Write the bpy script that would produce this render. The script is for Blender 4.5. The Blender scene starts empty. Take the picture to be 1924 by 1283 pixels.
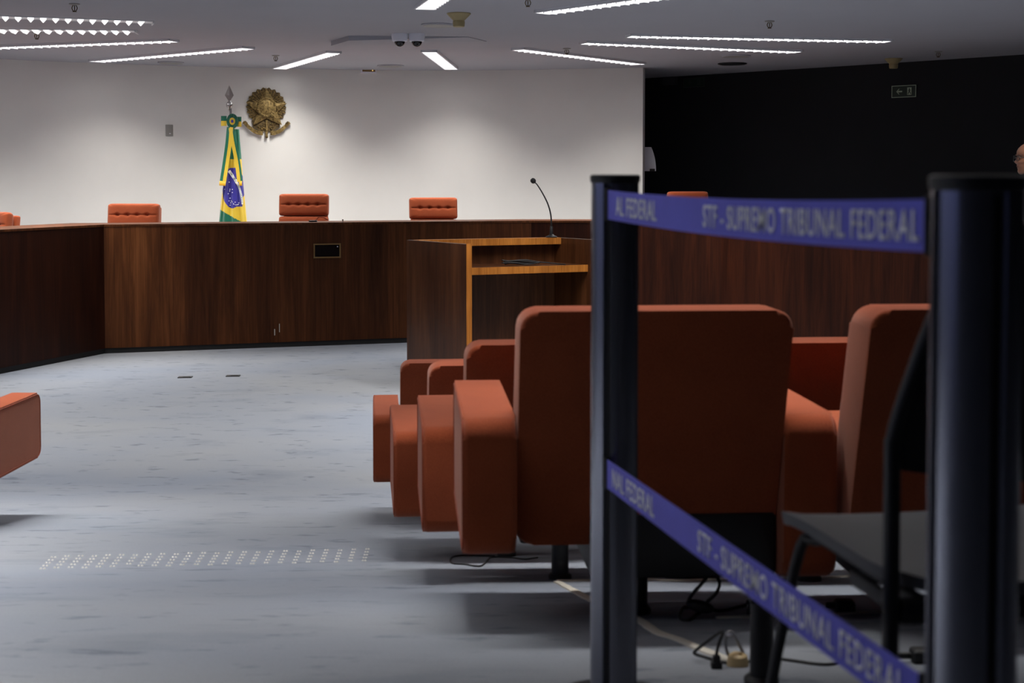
import bpy, bmesh, math, random
from mathutils import Vector, Matrix, noise
random.seed(7)
PI = math.pi
SC = bpy.context.scene
C = SC.collection

# ------------------------------------------------------------------ camera
W, H, F = 1924.0, 1283.0, 2672.0
HOR, EYE = 340.0, 1.78            # horizon row, eye height over the front floor
PITCH = math.radians(2.55)
CY = HOR + F*math.tan(PITCH)      # row of the optical axis
cd = bpy.data.cameras.new('camera'); cam = bpy.data.objects.new('camera', cd); C.objects.link(cam)
cam.location = (0, 0, EYE); cam.rotation_euler = (PI/2 - PITCH, 0, 0)
cd.sensor_width = 36; cd.lens = 36*F/W; cd.shift_y = -(H/2 - CY)/W
cd.clip_start = .05; cd.clip_end = 100
cd.dof.use_dof = True; cd.dof.focus_distance = 13.5; cd.dof.aperture_fstop = 7.0
SC.camera = cam

# ------------------------------------------------------------------ world and exposure
wd = bpy.data.worlds.new('world'); SC.world = wd; wd.use_nodes = True
wd.node_tree.nodes['Background'].inputs[0].default_value = (.55, .62, 1, 1)
wd.node_tree.nodes['Background'].inputs[1].default_value = .012
SC.view_settings.view_transform = 'Standard'; SC.view_settings.look = 'None'
SC.view_settings.gamma = 1; SC.view_settings.exposure = 0.0
try: SC.view_settings.use_curve_mapping = False
except Exception: pass
CEIL = 3.25
LAMP_W = 47.0                     # watts of one ceiling luminaire
LAMP_C = (1.0, .955, .90)
FLOOR_PTS = [(-6, .89), (2.3, .89), (2.56, .91), (3.34, 1.03), (4.22, 1.2), (5.2, 1.39), (6.6, 1.58), (8.3, EYE), (30, EYE)]

def fz(Y):                        # floor height at depth Y
    P = FLOOR_PTS
    if Y <= P[0][0]: return EYE - P[0][1]
    for (a, za), (b, zb) in zip(P, P[1:]):
        if Y <= b: return EYE - (za + (zb-za)*(Y-a)/(b-a))
    return 0.0
CP, SP = math.cos(PITCH), math.sin(PITCH)
def ray(px, py):
    r, v = (px - W/2)/F, (CY - py)/F
    d = Vector((r, CP + v*SP, -SP + v*CP)); return d/d.y
def at(px, py, Y): return Vector((0, 0, EYE)) + ray(px, py)*Y
def on_z(px, py, Z):
    d = ray(px, py); return Vector((0, 0, EYE)) + d*((Z-EYE)/d.z)
def on_floor(px, py, lift=0.0):
    d = ray(px, py); Y = .8
    while Y < 30:
        if EYE + d.z*Y <= fz(Y) + lift: break
        Y += .004
    p = Vector((0, 0, EYE)) + d*Y; p.z = fz(Y)+lift; return p

# ------------------------------------------------------------------ materials
def mat(name, base, rough=.5, metal=0.0, **kw):
    m = bpy.data.materials.new(name); m.use_nodes = True
    b = m.node_tree.nodes['Principled BSDF']
    b.inputs['Base Color'].default_value = (*base, 1); b.inputs['Roughness'].default_value = rough
    b.inputs['Metallic'].default_value = metal
    for k, v in kw.items():
        b.inputs[k.replace('_', ' ')].default_value = v
    return m
def N(m, t, **kw):
    n = m.node_tree.nodes.new(t)
    for k, v in kw.items(): setattr(n, k, v)
    return n
def L(m, a, b): m.node_tree.links.new(a, b)
def bsdf(m): return m.node_tree.nodes['Principled BSDF']
def mapped_noise(m, scale, mscale, detail=4, rough=.6, dist=0):
    tc = N(m, 'ShaderNodeTexCoord'); mp = N(m, 'ShaderNodeMapping'); nz = N(m, 'ShaderNodeTexNoise')
    mp.inputs['Scale'].default_value = mscale
    nz.inputs['Scale'].default_value = scale; nz.inputs['Detail'].default_value = detail
    nz.inputs['Roughness'].default_value = rough; nz.inputs['Distortion'].default_value = dist
    L(m, tc.outputs['Object'], mp.inputs[0]); L(m, mp.outputs[0], nz.inputs['Vector']); return nz
def ramp(m, src, stops):
    r = N(m, 'ShaderNodeValToRGB'); e = r.color_ramp.elements
    while len(e) < len(stops): e.new(.5)
    for i, (p, c) in enumerate(stops): e[i].position = p; e[i].color = (*c, 1)
    L(m, src, r.inputs[0]); return r
def mix(m, fac, a, b, mode='MIX'):
    x = N(m, 'ShaderNodeMix', data_type='RGBA', blend_type=mode)
    if isinstance(fac, float): x.inputs[0].default_value = fac
    else: L(m, fac, x.inputs[0])
    for s, i in ((a, 6), (b, 7)):
        if isinstance(s, tuple): x.inputs[i].default_value = (*s, 1)
        else: L(m, s, x.inputs[i])
    return x.outputs[2]
def bump(m, src, strength, dist=.002):
    b = N(m, 'ShaderNodeBump'); b.inputs['Strength'].default_value = strength; b.inputs['Distance'].default_value = dist
    L(m, src, b.inputs['Height']); L(m, b.outputs[0], bsdf(m).inputs['Normal'])

def carpet_mat():
    m = mat('carpet', (.3, .32, .36), 1.0)
    big = mapped_noise(m, .55, (.7, 1, 1), 3)
    st = mapped_noise(m, 6.5, (.8, 1.7, 1), 4, .6, .2)
    st2 = mapped_noise(m, 2.2, (.7, 1.3, 1), 4, .6)
    fine = mapped_noise(m, 260, (1, 1, 1), 2)
    base = ramp(m, big.outputs[0], [(.35, (.222, .25, .305)), (.65, (.272, .288, .315))])
    s1 = ramp(m, st.outputs[0], [(.59, (1, 1, 1)), (.68, (.64, .655, .69))])
    s2 = ramp(m, st2.outputs[0], [(.56, (1, 1, 1)), (.70, (.84, .85, .87))])
    f = ramp(m, fine.outputs[0], [(.3, (.86, .86, .86)), (.7, (1.0, 1.0, 1.0))])
    c = mix(m, 1.0, base.outputs[0], s1.outputs[0], 'MULTIPLY')
    c = mix(m, 1.0, c, s2.outputs[0], 'MULTIPLY'); c = mix(m, 1.0, c, f.outputs[0], 'MULTIPLY')
    L(m, c, bsdf(m).inputs['Base Color']); bump(m, fine.outputs[0], .5, .003)
    return m
def wood_mat(name, dark, mid, light, rough=.5, scale=1.0, spec=.14):
    m = mat(name, mid, rough); bsdf(m).inputs['Specular IOR Level'].default_value = spec
    g = mapped_noise(m, 9*scale, (1, 1, .07), 6, .65, .6)
    b = mapped_noise(m, 1.1*scale, (1, 1, .22), 2, .5)
    fi = mapped_noise(m, 70*scale, (1, 1, .025), 3, .6)
    r = ramp(m, g.outputs[0], [(.30, dark), (.52, mid), (.72, light)])
    t = ramp(m, b.outputs[0], [(.34, (.62, .55, .52)), (.66, (1.1, 1.05, 1.0))])
    f = ramp(m, fi.outputs[0], [(.35, (.72, .70, .68)), (.62, (1, 1, 1))])
    c = mix(m, 1.0, r.outputs[0], t.outputs[0], 'MULTIPLY'); c = mix(m, 1.0, c, f.outputs[0], 'MULTIPLY')
    L(m, c, bsdf(m).inputs['Base Color']); return m
def fabric_mat(name, a, b, scale=420):
    m = mat(name, a, .95); bsdf(m).inputs['Sheen Weight'].default_value = .28; bsdf(m).inputs['Sheen Roughness'].default_value = .5
    bsdf(m).inputs['Sheen Tint'].default_value = (1, .72, .62, 1); bsdf(m).inputs['Specular IOR Level'].default_value = .15
    n = mapped_noise(m, scale, (1, 1, 1), 2); n2 = mapped_noise(m, 6, (1, 1, 1), 3)
    r = ramp(m, n.outputs[0], [(.3, a), (.7, b)]); r2 = ramp(m, n2.outputs[0], [(.3, (.88, .86, .86)), (.7, (1.04, 1.04, 1.04))])
    L(m, mix(m, 1.0, r.outputs[0], r2.outputs[0], 'MULTIPLY'), bsdf(m).inputs['Base Color']); bump(m, n.outputs[0], .35, .002)
    return m
def plaster_mat(name, col, amt=.04):
    m = mat(name, col, .9); n = mapped_noise(m, 1.3, (1, 1, 1), 4)
    lo = tuple(c*(1-amt) for c in col)
    L(m, ramp(m, n.outputs[0], [(.35, lo), (.65, col)]).outputs[0], bsdf(m).inputs['Base Color'])
    n2 = mapped_noise(m, 90, (1, 1, 1), 3); bump(m, n2.outputs[0], .12, .002); return m
def glow_mat(name, col, s):
    m = mat(name, (0.8, 0.8, 0.8), .5); b = bsdf(m)
    b.inputs['Emission Color'].default_value = (*col, 1); b.inputs['Emission Strength'].default_value = s; return m

M = dict(
    carpet=carpet_mat(),
    wall=plaster_mat('white_plaster', (.80, .79, .76)),
    ceiling=plaster_mat('ceiling_paint', (.41, .41, .45), .03),
    dark_wall=plaster_mat('dark_paint', (.010, .011, .014), .2),
    grey_wall=plaster_mat('grey_paint', (.04, .04, .045), .1),
    wood=wood_mat('bench_veneer', (.048, .0155, .005), (.106, .036, .011), (.172, .062, .020)),
    wood_red=wood_mat('red_veneer', (.017, .0042, .002), (.036, .009, .0035), (.062, .016, .0055), .5),
    wood_lectern=wood_mat('lectern_veneer', (.052, .0185, .0075), (.098, .036, .013), (.15, .06, .024), .36, 1.4, .3),
    wood_edge=wood_mat('oak_edging', (.40, .15, .026), (.54, .215, .04), (.64, .27, .06), .45, 2.0),
    orange=fabric_mat('rust_wool', (.23, .044, .014), (.335, .074, .026)),
    piping=fabric_mat('rust_piping', (.22, .035, .012), (.28, .05, .018)),
    button=fabric_mat('button_cloth', (.24, .04, .014), (.30, .055, .02)),
    black=mat('black_steel', (.007, .007, .009), .5),
    rubber=mat('black_rubber', (.010, .010, .011), .6),
    toe=mat('black_plinth', (.008, .008, .009), .7),
    anod=mat('anodised_aluminium', (.26, .27, .32), .27, .85),
    anod_dark=mat('dark_slot', (.006, .006, .008), .55),
    belt=fabric_mat('blue_webbing', (.125, .14, .66), (.17, .19, .84), 900),
    letter=mat('white_print', (.90, .91, .95), .8),
    white_plastic=mat('white_plastic', (.78, .78, .86), .4),
    grey_plastic=mat('grey_plastic', (.30, .29, .27), .5),
    seat_grey=mat('grey_polypropylene', (.105, .105, .108), .48),
    yellowed=mat('yellowed_plastic', (.34, .27, .13), .5),
    gold=mat('gilt_bronze', (.30, .205, .072), .46, .55),
    gold_dark=mat('tarnished_bronze', (.13, .09, .034), .55, .4),
    chrome=mat('polished_steel', (.55, .53, .52), .22, 1.0),
    steel_matte=mat('brushed_nickel', (.30, .27, .26), .42, .6),
    brass=mat('brass', (.30, .19, .08), .4, .8),
    glass_black=mat('black_glass', (.006, .005, .006), .12),
    tape=mat('cream_tape', (.52, .49, .42), .8),
    beige=mat('beige_plastic', (.60, .44, .22), .5),
    fgreen=mat('green_satin', (.005, .13, .075), .38, 0, Sheen_Weight=.3),
    fyellow=mat('yellow_satin', (.68, .48, .035), .38, 0, Sheen_Weight=.3),
    fblue=mat('blue_satin', (.035, .03, .30), .40, 0, Sheen_Weight=.3),
    fwhite=mat('white_satin', (.72, .72, .72), .5),
    fgold=mat('gold_fringe', (.75, .42, .02), .6),
    skin=mat('skin', (.27, .115, .065), .5, 0, Subsurface_Weight=.08),
    suit=mat('dark_suit', (.012, .012, .016), .85),
    shirt=mat('pale_shirt', (.35, .37, .42), .8),
    shoe=mat('black_leather', (.010, .009, .009), .35),
    luma=mat('pale_luminous_print', (.42, .50, .36), .7),
    sign_green=mat('dark_green_sign', (.008, .022, .012), .5),
    glow=glow_mat('lit_diffuser', (1, .98, .96), 5.0),
    reflector=mat('white_reflector', (.75, .75, .78), .35),
    louvre_glow=glow_mat('louvre_glow', (1, .98, .96), 1.1),  # emission stands in for lamplight caught on the blades
    stud=mat('bright_studs', (.85, .85, .80), .25, .3),
    screen_cable=mat('grey_cable', (.25, .25, .27), .5),
)

for k_, lo_, hi_ in (('gold', (.10, .065, .022), (.36, .25, .09)), ('gold_dark', (.05, .033, .012), (.17, .115, .042))):
    g_ = M[k_]; n_ = mapped_noise(g_, 38, (1, 1, 1), 4, .65)
    L(g_, ramp(g_, n_.outputs[0], [(.36, lo_), (.60, hi_)]).outputs[0], bsdf(g_).inputs['Base Color']); bump(g_, n_.outputs[0], .8, .008)

# ------------------------------------------------------------------ mesh helpers
def obj(name, bm, m=None, parent=None, smooth=True, mats=None):
    me = bpy.data.meshes.new(name); bmesh.ops.recalc_face_normals(bm, faces=bm.faces[:]) if smooth != 'keep' else None
    bm.to_mesh(me); bm.free()
    for x in (mats or [m]): me.materials.append(M[x] if isinstance(x, str) else x)
    if smooth:
        for p in me.polygons: p.use_smooth = True
        try: me.set_sharp_from_angle(angle=math.radians(38))
        except Exception: pass
    o = bpy.data.objects.new(name, me); C.objects.link(o)
    if parent is not None: o.parent = parent
    return o
def tag(o, label, cat, group=None, kind=None):
    o['label'] = label; o['category'] = cat
    if group: o['group'] = group
    if kind: o['kind'] = kind
    return o
def thing(name, label, cat, loc=(0, 0, 0), rz=0.0, group=None):
    o = bpy.data.objects.new(name, None); C.objects.link(o); o.empty_display_size = .1
    o.location = loc; o.rotation_euler = (0, 0, rz); return tag(o, label, cat, group)
def struct(name, bm, m, smooth=False, mats=None):
    o = obj(name, bm, m, smooth=smooth, mats=mats); o['kind'] = 'structure'; return o
def dup(root, loc, rz, label, group=None):
    r = root.copy(); C.objects.link(r); r.location = loc; r.rotation_euler = (0, 0, rz); r['label'] = label
    if group: r['group'] = group
    for ch in list(root.children):
        c = ch.copy(); C.objects.link(c); c.parent = r
        for g in list(ch.children):
            d = g.copy(); C.objects.link(d); d.parent = c
    return r
def B(): return bmesh.new()
def box(bm, x0, x1, y0, y1, z0, z1, mtx=None):
    r = bmesh.ops.create_cube(bm, size=1)['verts']
    t = Matrix.Translation(((x0+x1)/2, (y0+y1)/2, (z0+z1)/2)) @ Matrix.Diagonal((x1-x0, y1-y0, z1-z0, 1))
    if mtx is not None: t = mtx @ t
    bmesh.ops.transform(bm, matrix=t, verts=r); return r
def rbox(bm, x0, x1, y0, y1, z0, z1, r=.02, seg=4, mtx=None, soft=0.0):
    t = bmesh.new(); box(t, x0, x1, y0, y1, z0, z1)
    bmesh.ops.bevel(t, geom=t.edges[:] + t.verts[:], offset=r, segments=seg, profile=.5, affect='EDGES', clamp_overlap=True)
    if soft:
        c = Vector(((x0+x1)/2, (y0+y1)/2, (z0+z1)/2)); h = Vector(((x1-x0)/2, (y1-y0)/2, (z1-z0)/2))
        bmesh.ops.subdivide_edges(t, edges=[e for e in t.edges if e.calc_length() > .1], cuts=6, use_grid_fill=True)
        for v in t.verts:
            q = v.co - c; n = [q[i]/h[i] for i in range(3)]
            for i in range(3):
                j, k = (i+1) % 3, (i+2) % 3
                if abs(n[i]) > .8: v.co[i] += soft*math.copysign(1, n[i])*(max(0, 1-n[j]**2)*max(0, 1-n[k]**2))**.7
            v.co += noise.noise_vector(v.co*5)*soft*.35
    if mtx is not None: bmesh.ops.transform(t, matrix=mtx, verts=t.verts[:])
    me = bpy.data.meshes.new('tmp'); t.to_mesh(me); t.free(); bm.from_mesh(me); bpy.data.meshes.remove(me)
def cyl(bm, p, r, h, seg=24, r2=None, mtx=None):
    v = bmesh.ops.create_cone(bm, cap_ends=True, segments=seg, radius1=r, radius2=r if r2 is None else r2, depth=h)['verts']
    t = Matrix.Translation((p[0], p[1], p[2]+h/2))
    bmesh.ops.transform(bm, matrix=(mtx @ t) if mtx is not None else t, verts=v)
def ball(bm, c, r, sx=1, sy=1, sz=1, u=16, v=10, mtx=None):
    vs = bmesh.ops.create_uvsphere(bm, u_segments=u, v_segments=v, radius=r)['verts']
    t = Matrix.Translation(c) @ Matrix.Diagonal((sx, sy, sz, 1))
    bmesh.ops.transform(bm, matrix=(mtx @ t) if mtx is not None else t, verts=vs)
def lathe(bm, prof, c=(0, 0, 0), seg=32):
    rings = []
    for r, z in prof:
        rings.append([bm.verts.new((c[0]+r*math.cos(2*PI*i/seg), c[1]+r*math.sin(2*PI*i/seg), c[2]+z)) for i in range(seg)])
    for a, b in zip(rings, rings[1:]):
        for i in range(seg): bm.faces.new((a[i], a[(i+1) % seg], b[(i+1) % seg], b[i]))
    bm.faces.new(rings[0][::-1]); bm.faces.new(rings[-1])
def spline(pts, n=8):
    P = [Vector(p) for p in pts]; Q = [P[0]*2-P[1]] + P + [P[-1]*2-P[-2]]; out = []
    for i in range(1, len(Q)-2):
        a, b, c, d = Q[i-1:i+3]
        for k in range(n):
            t = k/n
            out.append(.5*((2*b)+(c-a)*t+(2*a-5*b+4*c-d)*t*t+(3*b-a-3*c+d)*t**3))
    out.append(P[-1]); return out
def tube(bm, pts, r, seg=8, closed=False, smooth=0):
    P = spline(pts, smooth) if smooth else [Vector(p) for p in pts]
    n = len(P); rings = []
    rr = r if callable(r) else (lambda t: r)
    T = [((P[(i+1) % n] if closed or i < n-1 else P[i]) - (P[i-1] if closed or i > 0 else P[i])).normalized() for i in range(n)]
    up = Vector((0, 0, 1)) if abs(T[0].z) < .9 else Vector((1, 0, 0))
    x = T[0].cross(up).normalized()
    for i in range(n):
        x = (x - T[i]*x.dot(T[i])).normalized(); y = T[i].cross(x); q = rr(i/max(1, n-1))
        rings.append([bm.verts.new(P[i] + (x*math.cos(2*PI*k/seg)+y*math.sin(2*PI*k/seg))*q) for k in range(seg)])
    for i in range(n if closed else n-1):
        a, b = rings[i], rings[(i+1) % n]
        for k in range(seg): bm.faces.new((a[k], a[(k+1) % seg], b[(k+1) % seg], b[k]))
    if not closed: bm.faces.new(rings[0][::-1]); bm.faces.new(rings[-1])
def prism(bm, poly, z0, z1, mtx=None):
    """poly: 2-D outline in the local XY plane, extruded z0..z1"""
    a = [bm.verts.new((x, y, z0)) for x, y in poly]; b = [bm.verts.new((x, y, z1)) for x, y in poly]; n = len(poly)
    bm.faces.new(a[::-1]); bm.faces.new(b)
    for i in range(n): bm.faces.new((a[i], a[(i+1) % n], b[(i+1) % n], b[i]))
    if mtx is not None: bmesh.ops.transform(bm, matrix=mtx, verts=a+b)
def frame_mtx(o, x, z=None):
    """basis with local X along x, local Y up(ish), local Z = outward"""
    x = Vector(x).normalized(); y = Vector((0, 0, 1)) if z is None else Vector(z)
    n = x.cross(y).normalized(); y = n.cross(x)
    m = Matrix((x, y, n)).transposed().to_4x4(); m.translation = o; return m
def text_mesh(s, size, track=1.0, bold=0.0):
    cu = bpy.data.curves.new('t', 'FONT'); cu.body = s; cu.size = size; cu.resolution_u = 3; cu.space_character = track; cu.offset = bold
    o = bpy.data.objects.new('t', cu); C.objects.link(o); bpy.context.view_layer.update()
    me = bpy.data.meshes.new_from_object(o.evaluated_get(bpy.context.evaluated_depsgraph_get()))
    bm = bmesh.new(); bm.from_mesh(me); bpy.data.objects.remove(o); bpy.data.curves.remove(cu); bpy.data.meshes.remove(me)
    bmesh.ops.triangulate(bm, faces=bm.faces[:])
    xs = [v.co.x for v in bm.verts]; ys = [v.co.y for v in bm.verts]
    return bm, min(xs), max(xs), min(ys), max(ys)

# ------------------------------------------------------------------ setting
bm = B(); ys = sorted(set([p[0] for p in FLOOR_PTS])); rows = []
for y in ys:
    rows.append([bm.verts.new((x, y, fz(y))) for x in (-12, 12)])
for a, b in zip(rows, rows[1:]): bm.faces.new((a[0], a[1], b[1], b[0]))
low = [[bm.verts.new((v.co.x, v.co.y, -.3)) for v in r] for r in (rows[0], rows[-1])]
bm.faces.new((low[0][0], low[1][0], low[1][1], low[0][1]))
bm.faces.new((low[0][0], low[0][1], rows[0][1], rows[0][0])); bm.faces.new((low[1][1], low[1][0], rows[-1][0], rows[-1][1]))
bm.faces.new([r[0] for r in rows] + [low[1][0], low[0][0]]); bm.faces.new([r[1] for r in rows][::-1] + [low[0][1], low[1][1]])
struct('floor', bm, 'carpet')
bm = B(); box(bm, -12, 12, -6, 24, CEIL, CEIL+.15); struct('ceiling', bm, 'ceiling')

WALL = [(-10.4, 8.0), (-9.7, 11.2), (-8.6, 14.0), (-7.4, 15.9), (-6.2, 17.23), (-5.09, 17.88), (-3.74, 18.46), (-1.87, 18.98), (-.8, 19.02), (.27, 18.9), (1.70, 18.53)]
WS = [(p.x, p.y) for p in spline([(x, y, 0) for x, y in WALL], 6)]
def wall_mesh(line, th, z0, z1):
    bm = B(); n = len(line); off = []
    for i in range(n):
        a = Vector(line[max(0, i-1)]); b = Vector(line[min(n-1, i+1)]); t = (b-a).normalized(); off.append((line[i][0]-t.y*th, line[i][1]+t.x*th))
    q = [[bm.verts.new((x, y, z)) for x, y in l] for l in (line, off) for z in (z0, z1)]
    for i in range(n-1):
        bm.faces.new((q[0][i], q[0][i+1], q[1][i+1], q[1][i])); bm.faces.new((q[2][i+1], q[2][i], q[3][i], q[3][i+1]))
        bm.faces.new((q[1][i], q[1][i+1], q[3][i+1], q[3][i])); bm.faces.new((q[0][i+1], q[0][i], q[2][i], q[2][i+1]))
    for i in (0, n-1): bm.faces.new((q[0][i], q[1][i], q[3][i], q[2][i]))
    return bm
struct('wall_front', wall_mesh(WS, .16, 0, CEIL), 'wall', smooth=True)
DW = [(.9, 21.45), (1.94, 20.45), (4.2, 18.35), (5.99, 16.6), (8.6, 13.6), (10.6, 9.0)]
struct('wall_right', wall_mesh(DW, .16, 0, CEIL), 'dark_wall')
bm = B(); box(bm, 10.6, 10.76, -6, 9.0, 0, CEIL); struct('wall_right_side', bm, 'dark_wall')
bm = B(); box(bm, -10.4, 10.76, -5.2, -5.04, 0, CEIL); struct('wall_rear', bm, 'grey_wall')
bm = B(); box(bm, -10.56, -10.4, -5.2, 8.0, 0, CEIL); struct('wall_left', bm, 'grey_wall')

def on_line(px, py, line):
    d = ray(px, py)
    for (ax, ay), (bx, by) in zip(line, line[1:]):
        det = d.x*(by-ay) - d.y*(bx-ax)
        if abs(det) < 1e-9: continue
        s = (ax*(by-ay) - ay*(bx-ax))/det
        p = Vector((0, 0, EYE)) + d*s
        L2 = (bx-ax)**2+(by-ay)**2; k = ((p.x-ax)*(bx-ax)+(p.y-ay)*(by-ay))/L2
        if -1e-4 <= k <= 1.0001 and s > 0: return p, Vector((bx-ax, by-ay, 0)).normalized()
    raise ValueError((px, py))

# ------------------------------------------------------------------ judges' bench
BT = 1.333
BP = [(-6.1, 8.9), (-4.20, 14.62), (.217, 16.05), (2.35, 15.95), (4.5, 14.3), (5.9, 11.6)]
def offset_line(line, d):
    out = []; n = len(line)
    for i in range(n):
        ns = []
        for a, b in ((i-1, i), (i, i+1)):
            if a >= 0 and b < n:
                t = (Vector(line[b])-Vector(line[a])).normalized(); ns.append(Vector((-t.y, t.x)))
        m = sum(ns, Vector((0, 0))); m.normalize(); m = m/max(.3, m.dot(ns[0])); out.append((line[i][0]+m.x*d, line[i][1]+m.y*d))
    return out
B2, B6, B7 = offset_line(BP, .03), offset_line(BP, .05), offset_line(BP, .62)
BW = offset_line(BP, .012)
sec_lbl = ['dark reddish wooden bench section along the left edge of the photo',
           'long central wooden bench section carrying the small black display',
           'wooden bench section behind the lectern and the microphone',
           'wooden bench section behind the upper blue belt and front orange seats',
           'wooden bench section at far right behind the nearest barrier post']
for i in range(5):
    t = thing('bench_section', sec_lbl[i], 'bench', ((BP[i][0]+BP[i+1][0])/2, (BP[i][1]+BP[i+1][1])/2, 0), 0, "sections of the judges' bench")
    o3 = -Vector(t.location)
    def quadprism(a, b, c, d, z0, z1):
        bm = B(); prism(bm, [a, b, c, d], z0, z1); bmesh.ops.translate(bm, vec=o3, verts=bm.verts[:]); return bm
    obj('front_panel', quadprism(BP[i], BP[i+1], B2[i+1], B2[i], .055, BT-.022), ['wood_red', 'wood', 'wood_red', 'wood_red', 'wood_red'][i], t, False)
    obj('plinth', quadprism(BW[i], BW[i+1], B6[i+1], B6[i], 0, .055), 'toe', t, False)
bm = B()
q = [[bm.verts.new((x, y, z)) for x, y in l] for l in (offset_line(BP, -.006), B7) for z in (BT-.022, BT)]
n = len(BP)
for i in range(n-1):
    bm.faces.new((q[0][i], q[0][i+1], q[1][i+1], q[1][i])); bm.faces.new((q[2][i+1], q[2][i], q[3][i], q[3][i+1]))
    bm.faces.new((q[1][i], q[1][i+1], q[3][i+1], q[3][i])); bm.faces.new((q[0][i+1], q[0][i], q[2][i], q[2][i+1]))
for i in (0, n-1): bm.faces.new((q[0][i], q[1][i], q[3][i], q[2][i]))
tag(obj('worktop', bm, 'wood', None, False), "thin continuous dark wooden worktop along the top of the judges' bench", 'worktop')
# dais behind the bench
DZ = .40
bm = B(); inner = [(p.x, p.y) for p in spline([(x, y, 0) for x, y in offset_line(BP, .06)], 1)]
outer = [(-9.4, 10.8), (-6.6, 16.6), (-1.5, 18.9), (1.6, 18.5), (6.0, 16.3), (8.4, 13.2)]
q = [[bm.verts.new((x, y, z)) for x, y in l] for l in (inner, outer) for z in (0, DZ)]
for i in range(5):
    bm.faces.new((q[1][i], q[1][i+1], q[3][i+1], q[3][i])); bm.faces.new((q[0][i], q[0][i+1], q[1][i+1], q[1][i]))
    bm.faces.new((q[2][i], q[2][i+1], q[3][i+1], q[3][i]))
for i in (0, 5): bm.faces.new((q[0][i], q[1][i], q[3][i], q[2][i]))
struct('floor_dais', bm, 'carpet')
bm = B(); box(bm, 2.75, 5.0, 8.7, 11.2, 0, .36); struct('floor_side_platform', bm, 'carpet')

# display set in the bench front
def on_bench(px, py): return on_line(px, py, BP)
p, tx = on_bench(614.5, 471)
t = thing('display_panel', 'small black glass display in a brass frame set in the bench front', 'display', p)
fm = frame_mtx((0, 0, 0), tx)
hw, hh = .148, .078
bm = B()
for a in ((-hw, hw, hh-.014, hh), (-hw, hw, -hh, -hh+.014), (-hw, -hw+.014, -hh+.014, hh-.014), (hw-.014, hw, -hh+.014, hh-.014)):
    box(bm, a[0], a[1], a[2], a[3], -.004, .012, fm)
obj('frame', bm, 'brass', t, False)
bm = B(); box(bm, -hw+.014, hw-.014, -hh+.014, hh-.014, -.004, .004, fm); obj('screen', bm, 'glass_black', t, False)
bm = B(); cyl(bm, (hw-.035, hh-.035, .004), .006, .004, 10, None, fm); obj('button', bm, 'white_plastic', t)
# pale scuffs low on the bench front
for k, (x, y, w_, h_) in enumerate([(516, 624, 1.6, 12), (525, 616, 1.2, 16)]):
    p, tx = on_bench(x, y); u = p.y/F; bm = B(); box(bm, -w_*u/2, w_*u/2, -h_*u/2, h_*u/2, -.001, .0015, frame_mtx((0, 0, 0), tx))
    o = obj('scuff_mark', bm, 'tape', None, False); o.location = p
    tag(o, ['short pale scuff low on the central bench front, left one', 'taller pale scuff low on the central bench front, right one'][k], 'scuff')

# ------------------------------------------------------------------ upholstery
def cushion_bm(w, h, t, row=None, n=72, m=44):
    """padded slab, local x width, z height, +y = front; optional tufted row at height row"""
    bm = B(); F_, R_ = [], []
    bx = [-.36*w, -.12*w, .12*w, .36*w]; bx = [q*.8 for q in bx]
    for s, G in ((1, F_), (-1, R_)):
        for j in range(m+1):
            g = []
            for i in range(n+1):
                u = math.sin((i/n-.5)*PI); v = math.sin((j/m-.5)*PI)
                k = max(abs(u), abs(v))/max(1e-6, (abs(u)**14+abs(v)**14)**(1/14))
                X, Z = u*k*w/2, v*k*h/2
                y = t/2*(max(0, (1-abs(u)**7)*(1-abs(v)**7)))**.30
                if s > 0 and row is not None:
                    y -= .008*math.exp(-((Z-row)/.009)**2)*(1 if abs(X) < .42*w else math.exp(-((abs(X)-.42*w)/.03)**2))
                    for b in bx: y -= .024*math.exp(-(((X-b)/.024)**2+((Z-row)/.017)**2))
                edge = j in (0, m) or i in (0, n)
                if s < 0 and edge: g.append(F_[j][i])
                else: g.append(bm.verts.new((X, 0 if edge else s*y, Z+h/2)))
            G.append(g)
    for s, G in ((1, F_), (-1, R_)):
        for j in range(m):
            for i in range(n):
                f = (G[j][i], G[j][i+1], G[j+1][i+1], G[j+1][i])
                bm.faces.new(f if s < 0 else f[::-1])
    return bm, bx
def place(bm, m): bmesh.ops.transform(bm, matrix=m, verts=bm.verts[:]); return bm

def rounded(x0, x1, y0, y1, r, seg=6):
    out = []
    for cx, cy, a0 in ((x1-r, y1-r, 0), (x0+r, y1-r, 90), (x0+r, y0+r, 180), (x1-r, y0+r, 270)):
        for k in range(seg+1): a = math.radians(a0+90*k/seg); out.append((cx+r*math.cos(a), cy+r*math.sin(a)))
    return out
def pad(poly, z0, z1, mtx, bev=.013, wob=.003):
    t = bmesh.new(); prism(t, poly, z0, z1)
    ed = [e for e in t.edges if abs(e.verts[0].co.z-e.verts[1].co.z) < 1e-6]
    bmesh.ops.bevel(t, geom=ed, offset=bev, segments=3, profile=.5, affect='EDGES', clamp_overlap=True)
    caps = [f for f in t.faces if len(f.verts) > 8]
    bmesh.ops.inset_region(t, faces=caps, thickness=.012, use_even_offset=True)
    caps = [f for f in t.faces if len(f.verts) > 8]; bmesh.ops.poke(t, faces=caps)
    for v in t.verts: v.co += noise.noise_vector(v.co*6)*wob
    bmesh.ops.transform(t, matrix=mtx, verts=t.verts[:]); return t
YZ = Matrix(((0, 0, 1, 0), (1, 0, 0, 0), (0, 1, 0, 0), (0, 0, 0, 1)))     # outline in YZ, extruded along X
XZ = Matrix(((1, 0, 0, 0), (0, 0, -1, 0), (0, 1, 0, 0), (0, 0, 0, 1)))    # outline in XZ, extruded along -Y
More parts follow.
